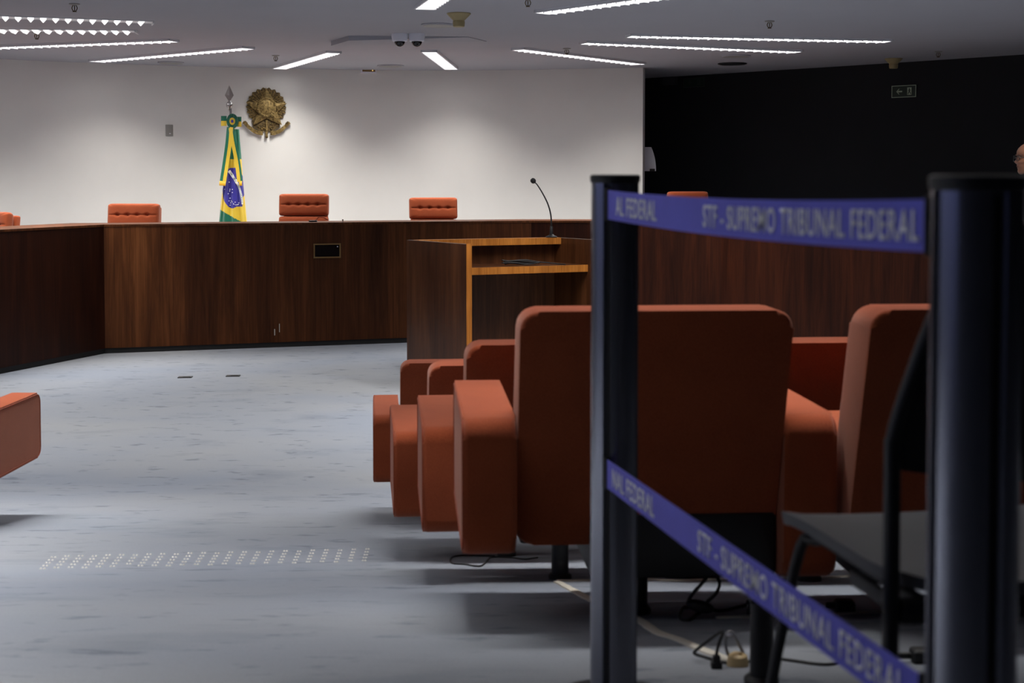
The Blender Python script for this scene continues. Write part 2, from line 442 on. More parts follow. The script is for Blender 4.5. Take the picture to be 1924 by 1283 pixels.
def row_chair(label, loc, rz, arms, group, base_x=(-.13, .13), right_low=.0, base_y=-.06):
    """low tufted lounge seat on a steel pedestal; faces local +Y; origin on the floor under the pedestal"""
    t = thing('lounge_seat', label, 'armchair', loc, rz, group)
    rec = Matrix.Translation((0, -.045, .20)) @ Matrix(((1, 0, 0, 0), (0, 1, -.31, 0), (0, 0, 1, 0), (0, 0, 0, 1)))
    bm = pad(rounded(-.30, .30, 0, .552, .042), -.075, .075, rec @ XZ, .012, .0015); obj('backrest', bm, 'orange', t)
    y = -.069; z0, z1, x = .03, .546, .294
    bk = t.children[-1]
    bm = B(); ring = [(q[0], y, q[1]) for q in rounded(-x, x, z0-.02, z1, .036)]
    tube(bm, [rec @ Vector(q) for q in ring], .0032, 6, True); obj('piping', bm, 'piping', bk)
    bm = B(); rbox(bm, -.30, .30, .02, .46, .27, .42, .04, 4, None, .01); obj('seat_cushion', bm, 'orange', t)
    for s in arms:
        bm = B(); xa, xb = (-.422, -.302) if s < 0 else (.302, .422)
        bm.free(); zl = .195-(right_low if s > 0 else 0); bm = pad(rounded(-.205, .475, zl, .505, .045), xa, xb, YZ, .014, .0)
        a = obj('armrest', bm, 'orange', t)
        bm = B(); xo = (-.4215 if s < 0 else .4215); pts = [(xo, a, b) for a, b in rounded(-.196, .466, zl+.009, .496, .038)]
        tube(bm, pts, .0032, 6, True); obj('piping', bm, 'piping', a)
    bm = B(); rbox(bm, base_x[0], base_x[1], base_y, .34, .125, .275, .012, 2); obj('base_frame', bm, 'black', t)
    bm = B(); cyl(bm, (0, 0, -.02), .0265, .17, 20); p_ = obj('pedestal', bm, 'black', t)
    bm = B(); lathe(bm, [(.034, -.01), (.036, .012), (.029, .02)], (0, .0, 0), 20); obj('floor_flange', bm, 'rubber', p_)
    return t
HD = math.radians(5)
def pos(X, Y): return (X, Y, fz(Y))
G1 = 'rust orange lounge seats right of the aisle'
HDS = [math.radians(a) for a in (4, 5, 6, 5.5)]
row_chair('nearest rust orange lounge seat, its dark back partly behind the far barrier post', pos(.298, 3.36), HDS[0], (-1, 1), G1, (-.13, .30), .065, -.15)
row_chair('rust orange lounge seat beside the grey plastic chair, in the nearest row', pos(1.043, 3.31), HDS[0], (1,), G1, (-.28, .13), .0, -.15)
row_chair('rust orange lounge seat at the aisle, directly in front of the nearest one', pos(.1465, 4.29), HDS[1], (-1, 1), G1)
row_chair('rust orange lounge seat seen in the gap between the two nearest backs', pos(.895, 4.23), HDS[1], (1,), G1)
row_chair('rust orange lounge seat at the aisle, third from the camera', pos(-.02, 5.25), HDS[2], (-1, 1), G1)
row_chair('rust orange lounge seat at the aisle, farthest row, nearest the lectern', (-.225, 6.62, fz(6.62)+.018), HDS[3], (-1, 1), G1)
row_chair('rust orange lounge seat cut by the left edge of the photo', (-2.68, 6.27, fz(6.27)+.03), math.radians(-1.5), (-1, 1), None, (-.13, .13))

# bare pedestal of the camera row
t = thing('seat_pedestal', 'bare black steel seat pedestal on the carpet behind the lower blue belt', 'pedestal', pos(.452, 2.54))
bm = B(); cyl(bm, (0, 0, -.01), .021, .165, 20); obj('column', bm, 'black', t)
bm = B(); rbox(bm, -.024, .024, -.024, .024, .150, .160, .003, 2); obj('mounting_plate', bm, 'black', t)
bm = B(); lathe(bm, [(.030, -.01), (.032, .008), (.024, .015)], (0, 0, 0), 20); obj('floor_flange', bm, 'rubber', t)

# ------------------------------------------------------------------ judges' chairs
def judge_chair(label, px, width_px, top_y, turn, Y):
    X = (px - W/2)/F*Y; top = at(px, top_y, Y).z; hgt = top - DZ
    t = thing('high_back_chair', label, 'armchair', (X, Y, DZ), PI + math.radians(turn), "judges' chairs behind the bench")
    w = width_px/F*Y; ch = .265
    rec = Matrix.Translation((0, -.10, 0)) @ Matrix.Rotation(math.radians(6), 4, 'X')
    z = hgt - ch
    for k in range(3):
        b, bx = cushion_bm(w, ch-.004, .13, 0.0)
        place(b, rec @ Matrix.Translation((0, 0, z)))
        c = obj('back_cushion', b, 'orange', t)
        for q in bx: bb = B(); ball(bb, rec @ Vector((q, .036, z+ch/2)), .011, 1, .6, 1, 10, 6); obj('button', bb, 'button', c)
        z -= ch
    bm = B(); rbox(bm, -w/2+.03, w/2-.03, -.155, -.085, z+ch-.05, hgt-.03, .02, 3, rec); obj('back_shell', bm, 'orange', t)
    bm = B(); rbox(bm, -w/2, w/2, -.06, .46, .36, .50, .045, 4, None, .01); obj('seat_cushion', bm, 'orange', t)
    for s in (-1, 1):
        bm = B(); x0 = s*(w/2+.06); rbox(bm, x0-.045, x0+.045, -.10, .42, .34, .66, .035, 4, None, .005); obj('armrest', bm, 'orange', t)
    bm = B(); cyl(bm, (0, .15, .08), .03, .28, 16); obj('gas_column', bm, 'black', t)
    for k in range(5):
        a = 2*PI*k/5; bm = B(); tube(bm, [(0, .15, .09), (.28*math.cos(a), .15+.28*math.sin(a), .06)], .018, 8); f = obj('base_spoke', bm, 'black', t)
        bm = B(); ball(bm, (.28*math.cos(a), .15+.28*math.sin(a), .028), .028, 1, 1, 1, 12, 8); obj('caster', bm, 'rubber', f)
    return t
judge_chair("rust orange chair behind the left end of the long central bench section", 239, 101, 381.5, -6, 15.75)
judge_chair("rust orange chair behind the bench just right of the flag, two cushions showing", 564.5, 95, 363, -3, 16.6)
judge_chair("rust orange chair behind the bench, slightly tilted, left of the lectern microphone", 818, 92, 370, 10, 17.05)
judge_chair("orange chair against the dark wall, top just above the upper blue belt", 1303, 80, 358.5, 12, 17.5)
judge_chair("rust orange chair behind the bench, cut by the left edge of the photo", -42, 92, 397, -35, 14.5)

# ------------------------------------------------------------------ lectern
LT = EYE - .53
def topat(px, py): return on_z(px, py, LT)
A_, B_, C_ = topat(876, 458), topat(764, 450), topat(1047, 445)
D_ = C_ + (A_ - B_)
for q in (A_, B_, C_, D_): q.z = 0
t = thing('lectern', 'open-backed wooden lectern with an upper shelf and pale edging', 'lectern', (A_+B_+C_+D_)/4)
o3 = -Vector(t.location)
def slab(a, b, th, z0, z1, side=1):
    d = (b-a).normalized(); nn = Vector((-d.y, d.x, 0))*th*side; bm = B()
    prism(bm, [(p.x, p.y) for p in (a, b, b+nn, a+nn)], z0, z1); bmesh.ops.translate(bm, vec=o3, verts=bm.verts[:]); return bm
ex = (C_-B_).normalized(); ey = (A_-B_).normalized(); th = .048
lp = obj('side_panel', slab(A_, B_, th, 0, LT-.004, -1 if (B_-A_).cross(C_-A_).z < 0 else 1), 'wood_lectern', t, False)
e = A_ - ey*(-.004); bm = B(); d = ex*th
prism(bm, [(p.x, p.y) for p in (A_+ey*.006, A_, A_+d, A_+d+ey*.006)], 0, LT); bmesh.ops.translate(bm, vec=o3, verts=bm.verts[:]); obj('edging', bm, 'wood_edge', lp, False)
rp = obj('side_panel', slab(D_, C_, th, 0, LT-.004, 1 if (C_-D_).cross(B_-D_).z > 0 else -1), 'wood_lectern', t, False)
bm = B(); prism(bm, [(p.x, p.y) for p in (D_+ey*.006, D_, D_-d, D_-d+ey*.006)], 0, LT); bmesh.ops.translate(bm, vec=o3, verts=bm.verts[:]); obj('edging', bm, 'wood_edge', rp, False)
bi, ci = B_+ex*th, C_-ex*th
bm = B(); prism(bm, [(p.x, p.y) for p in (bi, ci, ci+ey*.03, bi+ey*.03)], .02, LT-.01); bmesh.ops.translate(bm, vec=o3, verts=bm.verts[:]); obj('front_panel', bm, 'wood_lectern', t, False)
bm = B(); prism(bm, [(p.x, p.y) for p in (bi+ey*.03, ci+ey*.03, ci+ey*.14, bi+ey*.14)], LT-.062, LT-.001); bmesh.ops.translate(bm, vec=o3, verts=bm.verts[:]); obj('top_rail', bm, 'wood_edge', t, False)
s0 = .56; SZ = LT-.235
bm = B(); prism(bm, [(p.x, p.y) for p in (bi+ey*.03, ci+ey*.03, ci+ey*s0, bi+ey*s0)], SZ-.062, SZ-.002); bmesh.ops.translate(bm, vec=o3, verts=bm.verts[:]); sh = obj('shelf', bm, 'wood_lectern', t, False)
bm = B(); prism(bm, [(p.x, p.y) for p in (bi+ey*s0, ci+ey*s0, ci+ey*(s0+.008), bi+ey*(s0+.008))], SZ-.064, SZ); bmesh.ops.translate(bm, vec=o3, verts=bm.verts[:]); obj('edging', bm, 'wood_edge', sh, False)
# coiled cable on the shelf
mid = bi.lerp(ci, .60) + ey*(s0-.16)
pts = []
for k in range(90):
    a = k*.42; r = 1+.12*math.sin(k*.7)
    q = mid + ex*(.17*r*math.cos(a)) + ey*(.055*r*math.sin(a)); q.z = SZ + .008 + .040*(k/90)*abs(math.sin(k*.21+.4)) + .006*math.sin(k*1.3)+.006; pts.append(q)
endp = mid + ex*.33 + ey*.09; pts += [Vector((q.x, q.y, SZ+.02)) for q in (mid+ex*.24,)] + [Vector((endp.x, endp.y, SZ+.008)), Vector((endp.x, endp.y, SZ+.008)) + ey*.09]
t = thing('coiled_cable', 'black cable coiled on the lectern shelf', 'cable'); bm = B(); tube(bm, pts, .0052, 6); obj('cord', bm, 'rubber', t)
bm = B(); c_ = mid - ex*.10 + ey*.02; rbox(bm, c_.x-.04, c_.x+.04, c_.y-.012, c_.y+.012, SZ+.035, SZ+.047, .003, 2); obj('connector', bm, 'white_plastic', t)
# gooseneck microphone on the rail
mp = at(1024, 441, C_.y-.12); base = ci.lerp(bi, .045) + ey*.08; base.z = LT
t = thing('gooseneck_microphone', 'black gooseneck microphone standing on the lectern rail', 'microphone', base)
Ym = base.y; g = [at(x, y, Ym) - base for x, y in ((1024, 441), (1024, 425), (1023, 405), (1018, 385), (1009, 366), (998, 348), (992, 342))]
g[0] = Vector((0, 0, .0)); sh_ = g[1].x; 
g = [g[0]] + [Vector((q.x - sh_, q.y, q.z)) for q in g[1:]]
bm = B(); lathe(bm, [(.055, 0), (.055, .008), (.03, .018), (.016, .03), (.014, .1), (.010, .105)], (0, 0, 0), 20); obj('base', bm, 'black', t)
bm = B(); tube(bm, [(0, 0, .09)] + g[1:], lambda k: .0085-.003*k, 10, False, 6); obj('gooseneck', bm, 'black', t)
bm = B(); hd = g[-1]; dr = (g[-1]-g[-2]).normalized(); tube(bm, [hd - dr*.01, hd, hd+dr*.012, hd+dr*.03, hd+dr*.042], lambda k: (.010, .021, .026, .024, .012)[int(round(k*4))], 14); obj('windscreen', bm, 'rubber', t)

# small things on the bench top
p = at(596, 413, 15.55); p.z = BT
t = thing('desk_microphone', 'small dark desk microphone lying low on the bench before the middle chair', 'microphone', p)
bm = B(); rbox(bm, -.09, .0, -.03, .03, 0, .018, .006, 2); obj('base', bm, 'black', t)
bm = B(); tube(bm, [(-.02, 0, .015), (.02, 0, .05), (.07, 0, .045), (.12, 0, .02)], .0045, 8, False, 5); obj('gooseneck', bm, 'piping', t)
p = at(644, 413, 15.5); p.z = BT; bm = B(); cyl(bm, (0, 0, 0), .006, .022, 10); ball(bm, (0, 0, .026), .009, 1, 1, 1, 10, 8); o = obj('stub_connector', bm, 'chrome'); o.location = p
tag(o, 'tiny metal stub standing on the bench top right of the middle chair', 'connector')

# ------------------------------------------------------------------ ceiling luminaires
ldata = bpy.data.lights.new('luminaire_light', 'AREA'); ldata.shape = 'RECTANGLE'; ldata.size = 2.0; ldata.size_y = .15
ldata.energy = LAMP_W; ldata.color = LAMP_C; ldata.spread = math.radians(118)
SPREAD = {'wide': (150, .24), 'mid': (62, .50), 'tight': (54, .22)}      # beam angles shaped for the added near lamps, share of the full lamp
NDATA = {}
for k_, (a_, e_) in SPREAD.items():
    NDATA[k_] = ldata.copy(); NDATA[k_].spread = math.radians(a_); NDATA[k_].energy = LAMP_W*e_; NDATA[k_].color = (1, .97, .94)
def luminaire(label, a, b, length=2.7, group='recessed linear luminaires', tri=False, beam=None):
    d = (b-a); L0 = d.length; d.normalize()
    if length: b = a + d*length
    Lh = (b-a).length/2; c = (a+b)/2; t = thing('linear_luminaire', label, 'ceiling light', (c.x, c.y, CEIL), math.atan2(d.y, d.x), group)
    bm = B()
    for s in (-1, 1): box(bm, -Lh, Lh, s*.092-(.012 if s > 0 else 0), s*.092+(.012 if s < 0 else 0), -(.008 if tri else .026), .0)
    for s in (-1, 1): box(bm, s*Lh-(.012 if s > 0 else 0), s*Lh+(.012 if s < 0 else 0), -.092, .092, -.026, 0)
    obj('frame', bm, 'reflector', t, False)
    bm = B(); box(bm, -Lh+.012, Lh-.012, -.08, .08, -(.006 if tri else .016), -.002); obj('diffuser', bm, 'reflector' if tri else 'glow', t, False)
    bm = B(); n = int(Lh*2/.105)
    hw_, zt_ = (.028, -.006) if tri else (.008, -.016)
    for k in range(1, n):
        x = -Lh + k*2*Lh/n
        prism(bm, [(x-hw_, zt_), (x+hw_, zt_), (x+.002, -.036), (x-.002, -.036)], -.08, .08, Matrix(((1, 0, 0, 0), (0, 0, 1, 0), (0, 1, 0, 0), (0, 0, 0, 1))))
    obj('louvre', bm, 'louvre_glow' if tri else 'reflector', t, False)
    lo = bpy.data.objects.new('lamp', NDATA[beam] if beam else ldata); C.objects.link(lo); lo.parent = t; lo.location = (0, 0, -.045)
    return t
def cpt(px, py): return on_z(px, py, CEIL)
luminaire('short bright ceiling light right of the twin dome cameras', cpt(848, 127), cpt(805, 93), 2.5)
luminaire('bright slanting ceiling light above and right of the golden emblem', cpt(524, 126), cpt(629, 95), 2.5)
luminaire('ceiling light above the wall switch, the lowest one left of the flag', cpt(178, 112.5), cpt(462, 87.5), 2.8)
luminaire('ceiling light running to the left edge, third one down there', cpt(328, 73.5), cpt(0, 86), 3.2)
luminaire('louvred ceiling light at top left, second one down', cpt(258, 58), cpt(0, 55.5), 2.9, tri=True)
luminaire('louvred ceiling light at top left, highest one there', cpt(288, 41), cpt(0, 31), 2.9, tri=True)
luminaire('ceiling light ending above the right end of the white wall', cpt(973, 89.5), cpt(1200, 117.5), 2.52)
luminaire('ceiling light in front of the dark wall, lower of the crossing pair', cpt(1095, 77.5), cpt(1500, 94.5), None)
luminaire('longest ceiling light at right, upper of the pair before the dark wall', cpt(1180, 64.5), cpt(1670, 74.5), None)
luminaire('ceiling light cut by the top edge right of the yellowed detector', cpt(1018, 20.5), cpt(1173, 0), 2.7)
luminaire('ceiling light cut by the top edge above the dome cameras', cpt(798, 12.5), cpt(816, 0), 2.7)
for k, (x, y, a, bm_) in enumerate([(-3.9, 9.2, 12, None), (1.0, 9.0, -4, None), (4.4, 8.8, -12, None), (-6.4, 11.2, -30, None), (5.4, 11.5, 20, None),
        (-3.4, 2.9, 0, 'wide'), (-1.95, 1.9, 0, 'mid'), (-2.45, 3.4, 0, 'mid'), (-2.55, 4.9, 0, 'mid'), (-2.8, 6.6, 2, 'mid'), (.55, 3.55, 3, 'tight'), (.35, 5.1, 3, 'tight'), (.2, 7.0, 3, 'tight')]):  # unseen; those with a beam key are added to brighten aisle, arms, belts
    d = Vector((math.cos(math.radians(a)), math.sin(math.radians(a)), 0)); c = Vector((x, y, CEIL))
    luminaire('unseen linear ceiling light over the seating, above the frame', c-d*1.35, c+d*1.35, 2.7, 'luminaires over the seating', beam=bm_)

# unseen windows added high in the left wall for bluish fill light
for k in range(3):
    y0 = -3.4 + k*3.4
    bm = B()
    for a in ((y0, y0+2.8, 1.5, 1.56), (y0, y0+2.8, 3.0, 3.06), (y0, y0+.06, 1.56, 3.0), (y0+2.74, y0+2.8, 1.56, 3.0)): box(bm, -10.4, -10.34, a[0], a[1], a[2], a[3])
    w_ = struct('fill_window_%d' % (k+1), bm, 'grey_plastic')
    bm = B(); box(bm, -10.395, -10.385, y0+.06, y0+2.74, 1.56, 3.0); obj('pane', bm, glow_mat('blue_fill_pane', (.42, .48, 1.0), .7), w_, False)

# ------------------------------------------------------------------ ceiling fittings
def sprinkler(label, px, py):
    p = cpt(px, py); p.z = CEIL; t = thing('fire_sprinkler', label, 'sprinkler', p, 0, 'ceiling sprinklers')
    bm = B(); lathe(bm, [(.045, 0), (.045, -.006), (.03, -.012), (.012, -.014)][::-1], (0, 0, 0), 16); obj('rosette', bm, 'grey_plastic', t)
    bm = B(); tube(bm, [(.010, 0, -.01), (.022, 0, -.035), (.012, 0, -.058), (0, 0, -.062), (-.012, 0, -.058), (-.022, 0, -.035), (-.010, 0, -.01)], .004, 6, False, 4); cyl(bm, (0, 0, -.06), .004, .05, 8); obj('yoke', bm, 'gold_dark', t)
    bm = B(); cyl(bm, (0, 0, -.068), .018, .004, 12); obj('deflector', bm, 'gold_dark', t)
for l, x, y in (('small ceiling sprinkler at top left above the upper louvred light', 140, 7), ('small ceiling sprinkler below the louvred lights at far left', 69, 61),
                ('small ceiling sprinkler left of the slanting light above the emblem', 518, 104), ('small ceiling sprinkler at upper right above the longest light', 1446, 39.5),
                ('dim ceiling sprinkler at far right near the dark wall', 1763, 96.5), ('small ceiling sprinkler crossing the light above the wall end', 1065, 91),
                ('tiny ceiling sprinkler cut by the top edge', 992, -3)): sprinkler(l, x, y)
def speaker(label, px, py, r, m='ceiling'):
    p = cpt(px, py); p.z = CEIL; t = thing('ceiling_speaker', label, 'speaker', p, 0, 'round ceiling speakers')
    bm = B(); lathe(bm, [(r*.93, -.014), (r, -.010), (r, 0)], (0, 0, 0), 36); obj('rim', bm, m, t)
    bm = B(); cyl(bm, (0, 0, -.017), r*.88, .006, 36); obj('grille', bm, 'grey_plastic' if m == 'ceiling' else 'black', t)
speaker('round flat ceiling speaker above the wall switch', 321, 117, .16)
speaker('round flat ceiling speaker right of the emergency lamp', 734, 123, .17)
speaker('round flat ceiling speaker beside the yellowed detector', 823, 46, .16)
speaker('round flat ceiling speaker below the lights before the dark wall', 1383, 104.5, .17)
speaker('dark round ceiling fitting nearest the dark wall', 1376, 119, .18, 'black')
def detector(label, px, py, s=1.0):
    p = cpt(px, py); p.z = CEIL; t = thing('smoke_detector', label, 'detector', p, 0, 'cone shaped smoke detectors')
    bm = B(); lathe(bm, [(.105*s, 0), (.105*s, -.008), (.05*s, -.065*s), (.046*s, -.07*s)][::-1], (0, 0, 0), 28); obj('cone', bm, 'yellowed', t)
    bm = B(); lathe(bm, [(.052*s, -.068*s), (.054*s, -.08*s), (.050*s, -.115*s), (.044*s, -.12*s)][::-1], (0, 0, 0), 24); obj('sensor_head', bm, 'yellowed', t)
detector('yellowed cone shaped smoke detector hanging near the top centre', 862, 25)
detector('dim beige smoke detector hanging before the dark wall at right', 1679, 110, 1.0)
# access panel and cameras
q = [cpt(622, 77), cpt(655, 67), cpt(880, 69), cpt(914, 77)]
bm = B(); prism(bm, [(v.x, v.y) for v in q], CEIL-.05, CEIL-.001)
for v in bm.verts:
    if v.co.z < CEIL-.01 and v.co.x > -.9: v.co.z = CEIL-.006
tag(obj('ceiling_cover_panel', bm, 'ceiling', None, False), 'wide flat white cover panel on the ceiling behind the dome cameras', 'ceiling panel')
for l, x in (('white dome camera on the ceiling, left of the pair', 751), ('white dome camera on the ceiling, right of the pair', 783)):
    p = cpt(x, 63.5); p.z = CEIL; t = thing('dome_camera', l, 'camera', p, 0, 'twin dome cameras')
    bm = B(); lathe(bm, [(.082, 0), (.082, -.03), (.074, -.072), (.060, -.078)][::-1], (0, 0, 0), 28); obj('housing', bm, 'white_plastic', t)
    bm = B(); ball(bm, (0, 0, -.076), .054, 1, 1, 1, 20, 14); obj('dome', bm, 'glass_black', t)
# emergency lamp at the wall top
p, tx = on_line(692.5, 132.5, WS); p.z -= .0; fm = frame_mtx((0, 0, 0), tx)
t = thing('emergency_lamp', 'small white framed emergency lamp where the white wall meets the ceiling', 'lamp', p - Vector((0, .02, 0)))
bm = B(); box(bm, -.105, .105, -.036, .034, -.02, .045, fm); obj('housing', bm, 'white_plastic', t, False)
bm = B(); box(bm, -.085, .085, -.020, .016, .045, .048, fm); obj('lens', bm, 'brass', t, False)
bm = B(); cyl(bm, (.05, -.004, .048), .007, .004, 10, None, fm); obj('lamp_bulb', bm, glow_mat('indicator', (1, .6, .15), 2), t)
# wall switch
p, tx = on_line(318, 245, WS); fm = frame_mtx((0, 0, 0), tx)
t = thing('wall_switch', 'grey blank switch plate on the white wall left of the flag', 'switch', p)
bm = B(); rbox(bm, -.047, .047, -.072, .072, -.004, .012, .004, 2, fm); obj('plate', bm, 'grey_plastic', t)
bm = B(); box(bm, -.004, .018, -.045, -.035, .012, .014, fm); obj('indicator', bm, 'white_plastic', t, False)
# white dispenser hidden behind the end of the white wall
p = at(1207, 299, 19.15); t = thing('towel_dispenser', 'white rounded dispenser showing past the end of the white wall', 'dispenser', (p.x-.03, 19.15, p.z))
bm = B(); 
poly = [(-.12, -.16), (.205, -.16)] + [(.205-.065*(k/8)**2.2, -.16+.32*k/8) for k in range(1, 9)] + [(-.12, .16)]
prism(bm, poly, -.09, .10, Matrix(((1, 0, 0, 0), (0, 0, 1, 0), (0, 1, 0, 0), (0, 0, 0, 1)))); obj('cover', bm, 'white_plastic', t)
bm = B(); box(bm, .12, .19, -.101, -.095, -.165, -.13); obj('lever', bm, 'black', t, False)
bm = B(); box(bm, -.12, .18, .10, .14, -.14, .13); box(bm, -.16, -.11, -.42, .12, -.10, .10); obj('mounting_bracket', bm, 'black', t, False)
# exit signs
def exit_sign(label, px0, px1, py0, py1, m_line, line=DW):
    p, tx = on_line((px0+px1)/2, (py0+py1)/2, line); u = p.y/F
    w = (px1-px0)*u/2; w = w/max(.4, abs(tx.x)); h = (py1-py0)*u/2
    t = thing('exit_sign', label, 'sign', p); fm = frame_mtx((0, 0, 0), tx)
    bm = B(); box(bm, -w, w, -h, h, .0, .012, fm); obj('board', bm, 'sign_green', t, False)
    bm = B(); e = .055*h*2
    for a in ((-w, w, h-e, h), (-w, w, -h, -h+e), (-w, -w+e, -h+e, h-e), (w-e, w, -h+e, h-e)): box(bm, a[0], a[1], a[2], a[3], .012, .014, fm)
    obj('border', bm, m_line, t, False)
    bm = B(); s = h*.62; cx = -w*.38
    prism(bm, [(cx-s*.85, 0), (cx-s*.1, s*.75), (cx+s*.12, s*.75), (cx-s*.35, s*.2), (cx+s*.9, s*.2), (cx+s*.9, -s*.2), (cx-s*.35, -s*.2), (cx+s*.12, -s*.75), (cx-s*.1, -s*.75)], .012, .014, fm); obj('arrow', bm, m_line, t, False)
    bm = B(); cx = w*.46; box(bm, cx-s*.62, cx+s*.62, -s, s, .012, .0135, fm); dd = obj('doorway', bm, m_line, t, False)
    bm = B(); cyl(bm, (cx, s*.6, .0135), s*.17, .0015, 10, None, fm)
    for a, b, ww in (((0, .45), (.02, -.1), .16), ((.02, -.05), (-.3, -.45), .12), ((-.3, -.45), (-.35, -.9), .1), ((.02, -.05), (.25, -.4), .12), ((.25, -.4), (.45, -.85), .1), ((0, .4), (-.4, .1), .08), ((0, .4), (.4, .2), .08)):
        a, b = Vector(a)*s, Vector(b)*s; dv = (b-a).normalized(); nn = Vector((-dv.y, dv.x))*ww*s
        prism(bm, [(cx+v.x, v.y) for v in (a-nn, b-nn, b+nn, a+nn)], .0135, .015, fm)
    obj('running_figure', bm, 'sign_green', dd, False)
exit_sign('framed exit sign with a left arrow on the dark wall at right', 1681, 1717, 160.5, 183, 'luma')
exit_sign('dim exit sign with a left arrow on the dark wall beside the white wall', 1287, 1322, 146.5, 163.5, mat('faint_print', (.05, .055, .05), .8))
p, tx = on_line(1262, 142, DW); fm = frame_mtx((0, 0, 0), tx); p.z = CEIL-.06
bm = B(); box(bm, -.11, .11, -.055, .055, .0, .07, fm); o = obj('wall_unit', bm, 'grey_wall', None, False); o.location = p; tag(o, 'dim grey box high on the dark wall left of the faint exit sign', 'box')

# ------------------------------------------------------------------ gilt emblem on the wall
p, tx = on_line(500, 210, WS); fm = frame_mtx((0, 0, 0), tx); K = .226*p.y/F/max(.5, tx.x)
t = thing('gilt_emblem', 'gilded national coat of arms with a star and ribbon on the white wall', 'emblem', p)
def zz(x, y): return ((x-527)*K*.98, (310-y)*.226*p.y/F)
bm = B()
n = 44; ring = []
cx, cy = 527, 272
for i in range(n*2):
    a = 2*PI*i/(n*2); r = (166, 158, 150, 158)[i % 4]
    r *= 1 - .03*math.cos(2*a); yy = cy - r*math.sin(a)*.96
    if yy > 380: continue
    ring.append(zz(cx + r*math.cos(a), yy))
bot = [zz(x, y) for x, y in ((412, 388), (424, 440), (470, 468), (527, 476), (584, 468), (630, 440), (642, 388))]
right_i = max(range(len(ring)), key=lambda i: (ring[i][0]-0) - 10*abs(ring[i][1]-zz(0, 372)[1]))
poly = sorted(ring + bot, key=lambda q: math.atan2(q[1]-zz(0, 290)[1], q[0]))
prism(bm, poly, .0, .022, fm); obj('backing', bm, 'gold_dark', t, False)
rays = B()
for i in range(40):
    a = 2*PI*i/40
    if math.sin(a) < -.72: continue
    x0, y0 = zz(cx+70*math.cos(a), cy-70*math.sin(a)); x1, y1 = zz(cx+158*math.cos(a), cy-150*math.sin(a))
    tube(rays, [fm @ Vector((x0, y0, .022)), fm @ Vector((x1, y1, .020))], .006, 6)
obj('rays', rays, 'gold', t)
wr = B(); rnd = random.Random(3)
for i in range(150):
    a = 2*PI*i/150 + rnd.uniform(-.03, .03)
    if -2.1 < (a if a < PI else a-2*PI) < -1.05: continue
    r = rnd.uniform(88, 142); x, y = zz(cx+r*math.cos(a), cy-r*.95*math.sin(a))
    ball(wr, (x, y, .024), .0125, rnd.uniform(.5, 1.1), rnd.uniform(.4, .8), rnd.uniform(.6, 1.1), 8, 6, fm)
for i in range(26):
    x, y = zz(rnd.uniform(455, 600), rnd.uniform(405, 462)); ball(wr, (x, y, .026), .013, rnd.uniform(.5, 1.2), rnd.uniform(.4, 1), .8, 8, 6, fm)
obj('wreath', wr, 'gold', t)
st = B(); sp = [(523, 112), (598, 235), (690, 238), (612, 318), (650, 420), (527, 365), (418, 424), (458, 318), (362, 235), (462, 235)]
c = st.verts.new(fm @ Vector((*zz(527, 285), .085))); vs = []
for i, q in enumerate(sp): vs.append(st.verts.new(fm @ Vector((*zz(*q), .050 if i % 2 == 0 else .040))))
for i in range(10): st.faces.new((vs[i], vs[(i+1) % 10], c))
st.faces.new(vs); obj('star', st, 'gold', t, False)
dk = B(); x, y = zz(525, 275); r_ = 58*K
M2 = fm @ Matrix.Translation((x, y, .058))
lathe(dk, [(r_*1.30, 0), (r_*1.34, .012), (r_*1.24, .020), (r_*1.02, .016), (r_*.96, .018), (r_*.6, .025), (r_*.2, .028), (.001, .0285)], (0, 0, 0), 40); place(dk, M2); dkk = obj('centre_disc', dk, 'gold', t)
dd = B()
for i in range(27):
    a = 2*PI*i/27; ball(dd, (r_*1.14*math.cos(a), r_*1.14*math.sin(a), .020), .0085, 1, 1, .7, 8, 6, M2)
for (x, y, r) in ((-.25, .3, .10), (.1, -.1, .06), (-.1, -.3, .06), (.3, .1, .05), (-.4, -.05, .05)): ball(dd, (x*r_, y*r_, .026), r*r_*1.3, 1, 1, .4, 6, 5, M2)
obj('small_stars', dd, 'gold', dkk)
for s in (-1, 1):
    rb = B(); path = [(527+s*x, y) for x, y in ((30, 488), (60, 486), (105, 468), (140, 440), (168, 412), (186, 396))]
    P = spline([(*zz(*q), 0) for q in path], 6); n = len(P); prev = None
    for i, q in enumerate(P):
        tt = (P[min(n-1, i+1)]-P[max(0, i-1)]).normalized(); nn = Vector((-tt.y, tt.x, 0)); wv = .028*(1-.35*i/n); zc = .03+.008*math.sin(i*.55)
        cur = [rb.verts.new(fm @ (q + nn*a + Vector((0, 0, zc+b)))) for a, b in ((-wv, 0), (wv, 0), (wv, .012), (-wv, .012))]
        if prev:
            for k in range(4): rb.faces.new((prev[k], prev[(k+1) % 4], cur[(k+1) % 4], cur[k]))
        else: rb.faces.new(cur[::-1])
        prev = cur
    rb.faces.new(prev)
    e = P[-1]; ro = obj('ribbon', rb, 'gold', t)
    fk = B(); prism(fk, [zz(527+s*160, 432), zz(527+s*150, 405), zz(527+s*170, 385), zz(527+s*172, 402), zz(527+s*184, 396)] [::s], .026, .04, fm); obj('ribbon_tail', fk, 'gold_dark', ro, False)
sw = B(); x, y = zz(527, 495); box(sw, x-.014, x+.014, y-.035, y+.045, .02, .05, fm); ball(sw, (x, y-.038, .035), .020, 1, .8, .6, 10, 8, fm); box(sw, x-.012, x+.012, y+.02, zz(0, 380)[1], .03, .048, fm)
obj('sword', sw, 'gold', t)

